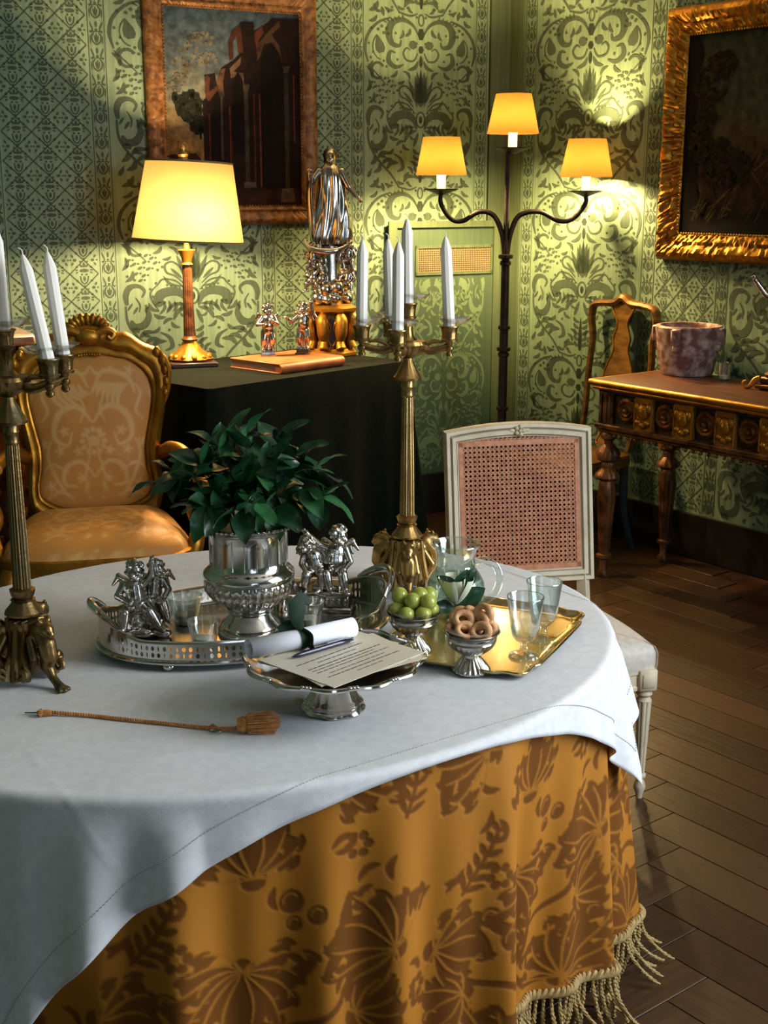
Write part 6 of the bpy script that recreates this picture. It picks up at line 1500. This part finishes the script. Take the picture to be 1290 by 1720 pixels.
for k in range(8):
    a = pi/8 + k*pi/4 - pi/2; mb = MB(); r = .088
    if k in (0,): pass
    mb.tube([(r*1.02*cos(a), r*1.02*sin(a), .188), (.108*cos(a), .108*sin(a), .160), (.104*cos(a), .104*sin(a), .11), (.090*cos(a), .090*sin(a), .07), (.104*cos(a), .104*sin(a), .036)], [.018, .028, .028, .020, .024], 10, sub=5)
    for q in (-1, 1): mb.tube([((.102)*cos(a+q*.14), (.102)*sin(a+q*.14), .17), ((.10)*cos(a+q*.20), (.10)*sin(a+q*.20), .11), ((.088)*cos(a+q*.12), (.088)*sin(a+q*.12), .06)], [.006, .010, .005], 8, sub=4)
    mb.build('scroll_bracket', 'gilt', md)
mb = MB()
for q in (-1, 1): mb.tube([(q*.004, -.094, .05), (q*.022, -.095, .09), (q*.006, -.097, .125), (q*.020, -.099, .165)], .003, 6, sub=5)
mb.build('niche_tracery', 'gilt', md)
rd = random.Random(11); caps_ = []
for k in range(46):
    a = rd.uniform(0, 6.28); z = rd.uniform(.235, .47); r = .085*(1-.9*(z-.235)/.42)+.012; caps_.append(((r*cos(a), r*sin(a)*.8, z), (rd.uniform(.016, .032),)*3))
caps_ += [((0, 0, .24), .055, (0, 0, .47), .045)]
blob('cloud', caps_, 'silver_old', md, voxel=.005, smooth=2)
for sg, z, a in ((-1, .33, .5), (1, .32, -.4), (-1, .41, .2), (1, .42, -.2)):
    o = blob('cloud_cherub', putto((0, 0, 0), 1.0, SIT if sg < 0 else SIT2), 'silver_old', md, voxel=.003, smooth=1, loc=(sg*.075, -.045, z), rz=a*sg)
def robe(u, v):
    a = 2*pi*u; z = .49 + .345*v; prof = np.interp(v, [0, .08, .25, .5, .72, .86, .95, 1], [.070, .082, .078, .066, .056, .052, .036, .017])
    fo = 1 + .13*sin(9*a+2.5*v)*(1-v)**.6 + .07*sin(17*a - 6*v)*(1-v*.7) + .05*sin(5*a+9*v); return (prof*fo*cos(a) + .012*sin(v*3.1), prof*fo*sin(a)*.75, z)
mb = MB(); mb.grid(robe, 96, 40, wrapu=True); mb.build('robe', 'silver_old', md, ang=70)
blob('head', [((.004, -.004, .862), (.026, .028, .033)), ((.002, -.002, .83), .013, (.004, -.003, .85), .013), ((.004, -.033, .858), .005, (.004, -.030, .866), .004), ((.014, -.022, .852), .008, (.012, -.02, .85), .008), ((-.006, -.022, .852), .008, (-.004, -.02, .85), .008), ((.004, -.026, .842), (.009, .008, .006)), ((.004, .008, .872), (.030, .028, .030)), ((.004, .014, .85), (.028, .02, .03))], 'silver_old', md, voxel=.003, smooth=2)
for sg, P in ((-1, [(-.045, -.005, .80), (-.080, -.025, .755), (-.088, -.045, .79)]), (1, [(.052, -.005, .80), (.085, -.02, .735), (.122, -.035, .690)])):
    cps = [(P[0], .019, P[1], .016), (P[1], .015, P[2], .008)]; d = (Vector(P[2])-Vector(P[1])).normalized()
    for q in range(4): cps.append((P[2], .004, tuple(Vector(P[2])+d*.026+Vector((.004*(q-1.5), -.004*(q-1.5), .002*(q-1.5)))), .0028))
    cps.append((P[2], .004, tuple(Vector(P[2])+d*.012+Vector((.012*-sg, -.006, .006))), .003))
    blob('arm', cps, 'silver_old', md, voxel=.003, smooth=2)
mb = MB(); mb.tube([(-.075, -.03, .80), (-.088, -.03, .72), (-.085, -.025, .62), (-.078, -.02, .54), (-.066, -.02, .49)], [.010, .022, .026, .026, .012], 10, sub=6, flat=.6); mb.build('mantle_fold', 'silver_old', md)
mb = MB(); mb.tube([(-.115, -.05, .515), (-.10, -.06, .485), (-.07, -.07, .468), (-.03, -.075, .462), (.02, -.075, .465), (.07, -.06, .485), (.095, -.05, .515)], [.002, .008, .013, .015, .013, .008, .002], 10, sub=5); mb.build('crescent', 'silver', md)

# right table: mortar, tealight glass, silver figure
mo = thing('marble_mortar', 'veined purple-pink marble mortar with square lugs on the carved table', 'mortar', PR(1.355, .860, .175), radians(-53.13))
mb = MB(); mb.lathe([(.02, 0), (.108, 0), (.112, .012), (.125, .08), (.136, .17), (.140, .20), (.136, .206), (.120, .206), (.113, .19), (.105, .10), (.07, .05), (.02, .04)], 48, mod=lambda a, r, z: r*(1+.008*sin(3*a+z*20))); mb.build('bowl', 'pink_marble', mo)
for a in (-70, 20, 110, 200):
    mb = MB(); mb.box((.143, 0, .165), (.030, .042, .070), bev=.006); mb.box((.134, 0, .120), (.020, .034, .035), bev=.006); mb.xf(Matrix.Rotation(radians(a), 4, 'Z')); mb.build('lug', 'pink_marble', mo)
o_ = PR(1.575, .860, .20); tealight((o_.x, o_.y, .860), 'small clear tealight glass standing next to the marble mortar', .070, .028, .024, clabel='white tealight in the glass next to the marble mortar')
fg = thing('silver_figure', 'silver winged figure on a scrolled wooden base at the end of the carved table', 'figurine', PR(1.885, .860, .24), radians(-40))
mb = MB(); mb.box((0, 0, .012), (.17, .12, .018), bev=.004); mb.box((0, 0, .035), (.14, .10, .03), bev=.006); mb.lathe([(.065, .05), (.07, .06), (.05, .07), (.045, .085)], 8); mb.build('wooden_base', 'gilt_dark', fg)
for sg in (-1, 1):
    mb = MB(); mb.tube([(sg*.07, -.04, .045), (sg*.088, -.045, .035), (sg*.105, -.05, .012), (sg*.125, -.05, .006), (sg*.135, -.05, .022), (sg*.122, -.05, .030)], [.010, .012, .010, .009, .007, .004], 8, sub=5); mb.build('scroll', 'gilt', fg)
mb = MB(); mb.sph((0, 0, .10), (.035, .035, .022), 16, 10); mb.build('gilt_boss', 'gilt', fg)
pf = dict(UPARM); pf['armL'] = ((-.040, -.010, .058), (-.058, -.022, .086))
blob('figure', putto((0, 0, .25), 2.0, pf) + [((0, 0, .11), .03, (0, 0, .2), .02)], 'silver_old', fg, voxel=.0045, smooth=2)
# gilt candlestick on the marble-topped chest
cs = thing('gilt_candlestick', 'slender gilt candlestick standing on the pinkish marble chest top', 'candlestick', (-1.548, 4.985, 1.0825), 0)
mb = MB(); mb.lathe([(.05, 0), (.052, .012), (.03, .03), (.014, .05), (.012, .2), (.022, .22), (.012, .25), (.010, .40), (.02, .42), (.024, .435), (.018, .445), (.022, .46), (.020, .49), (.008, .50)], 24); mb.build('stem', 'gilt', cs)
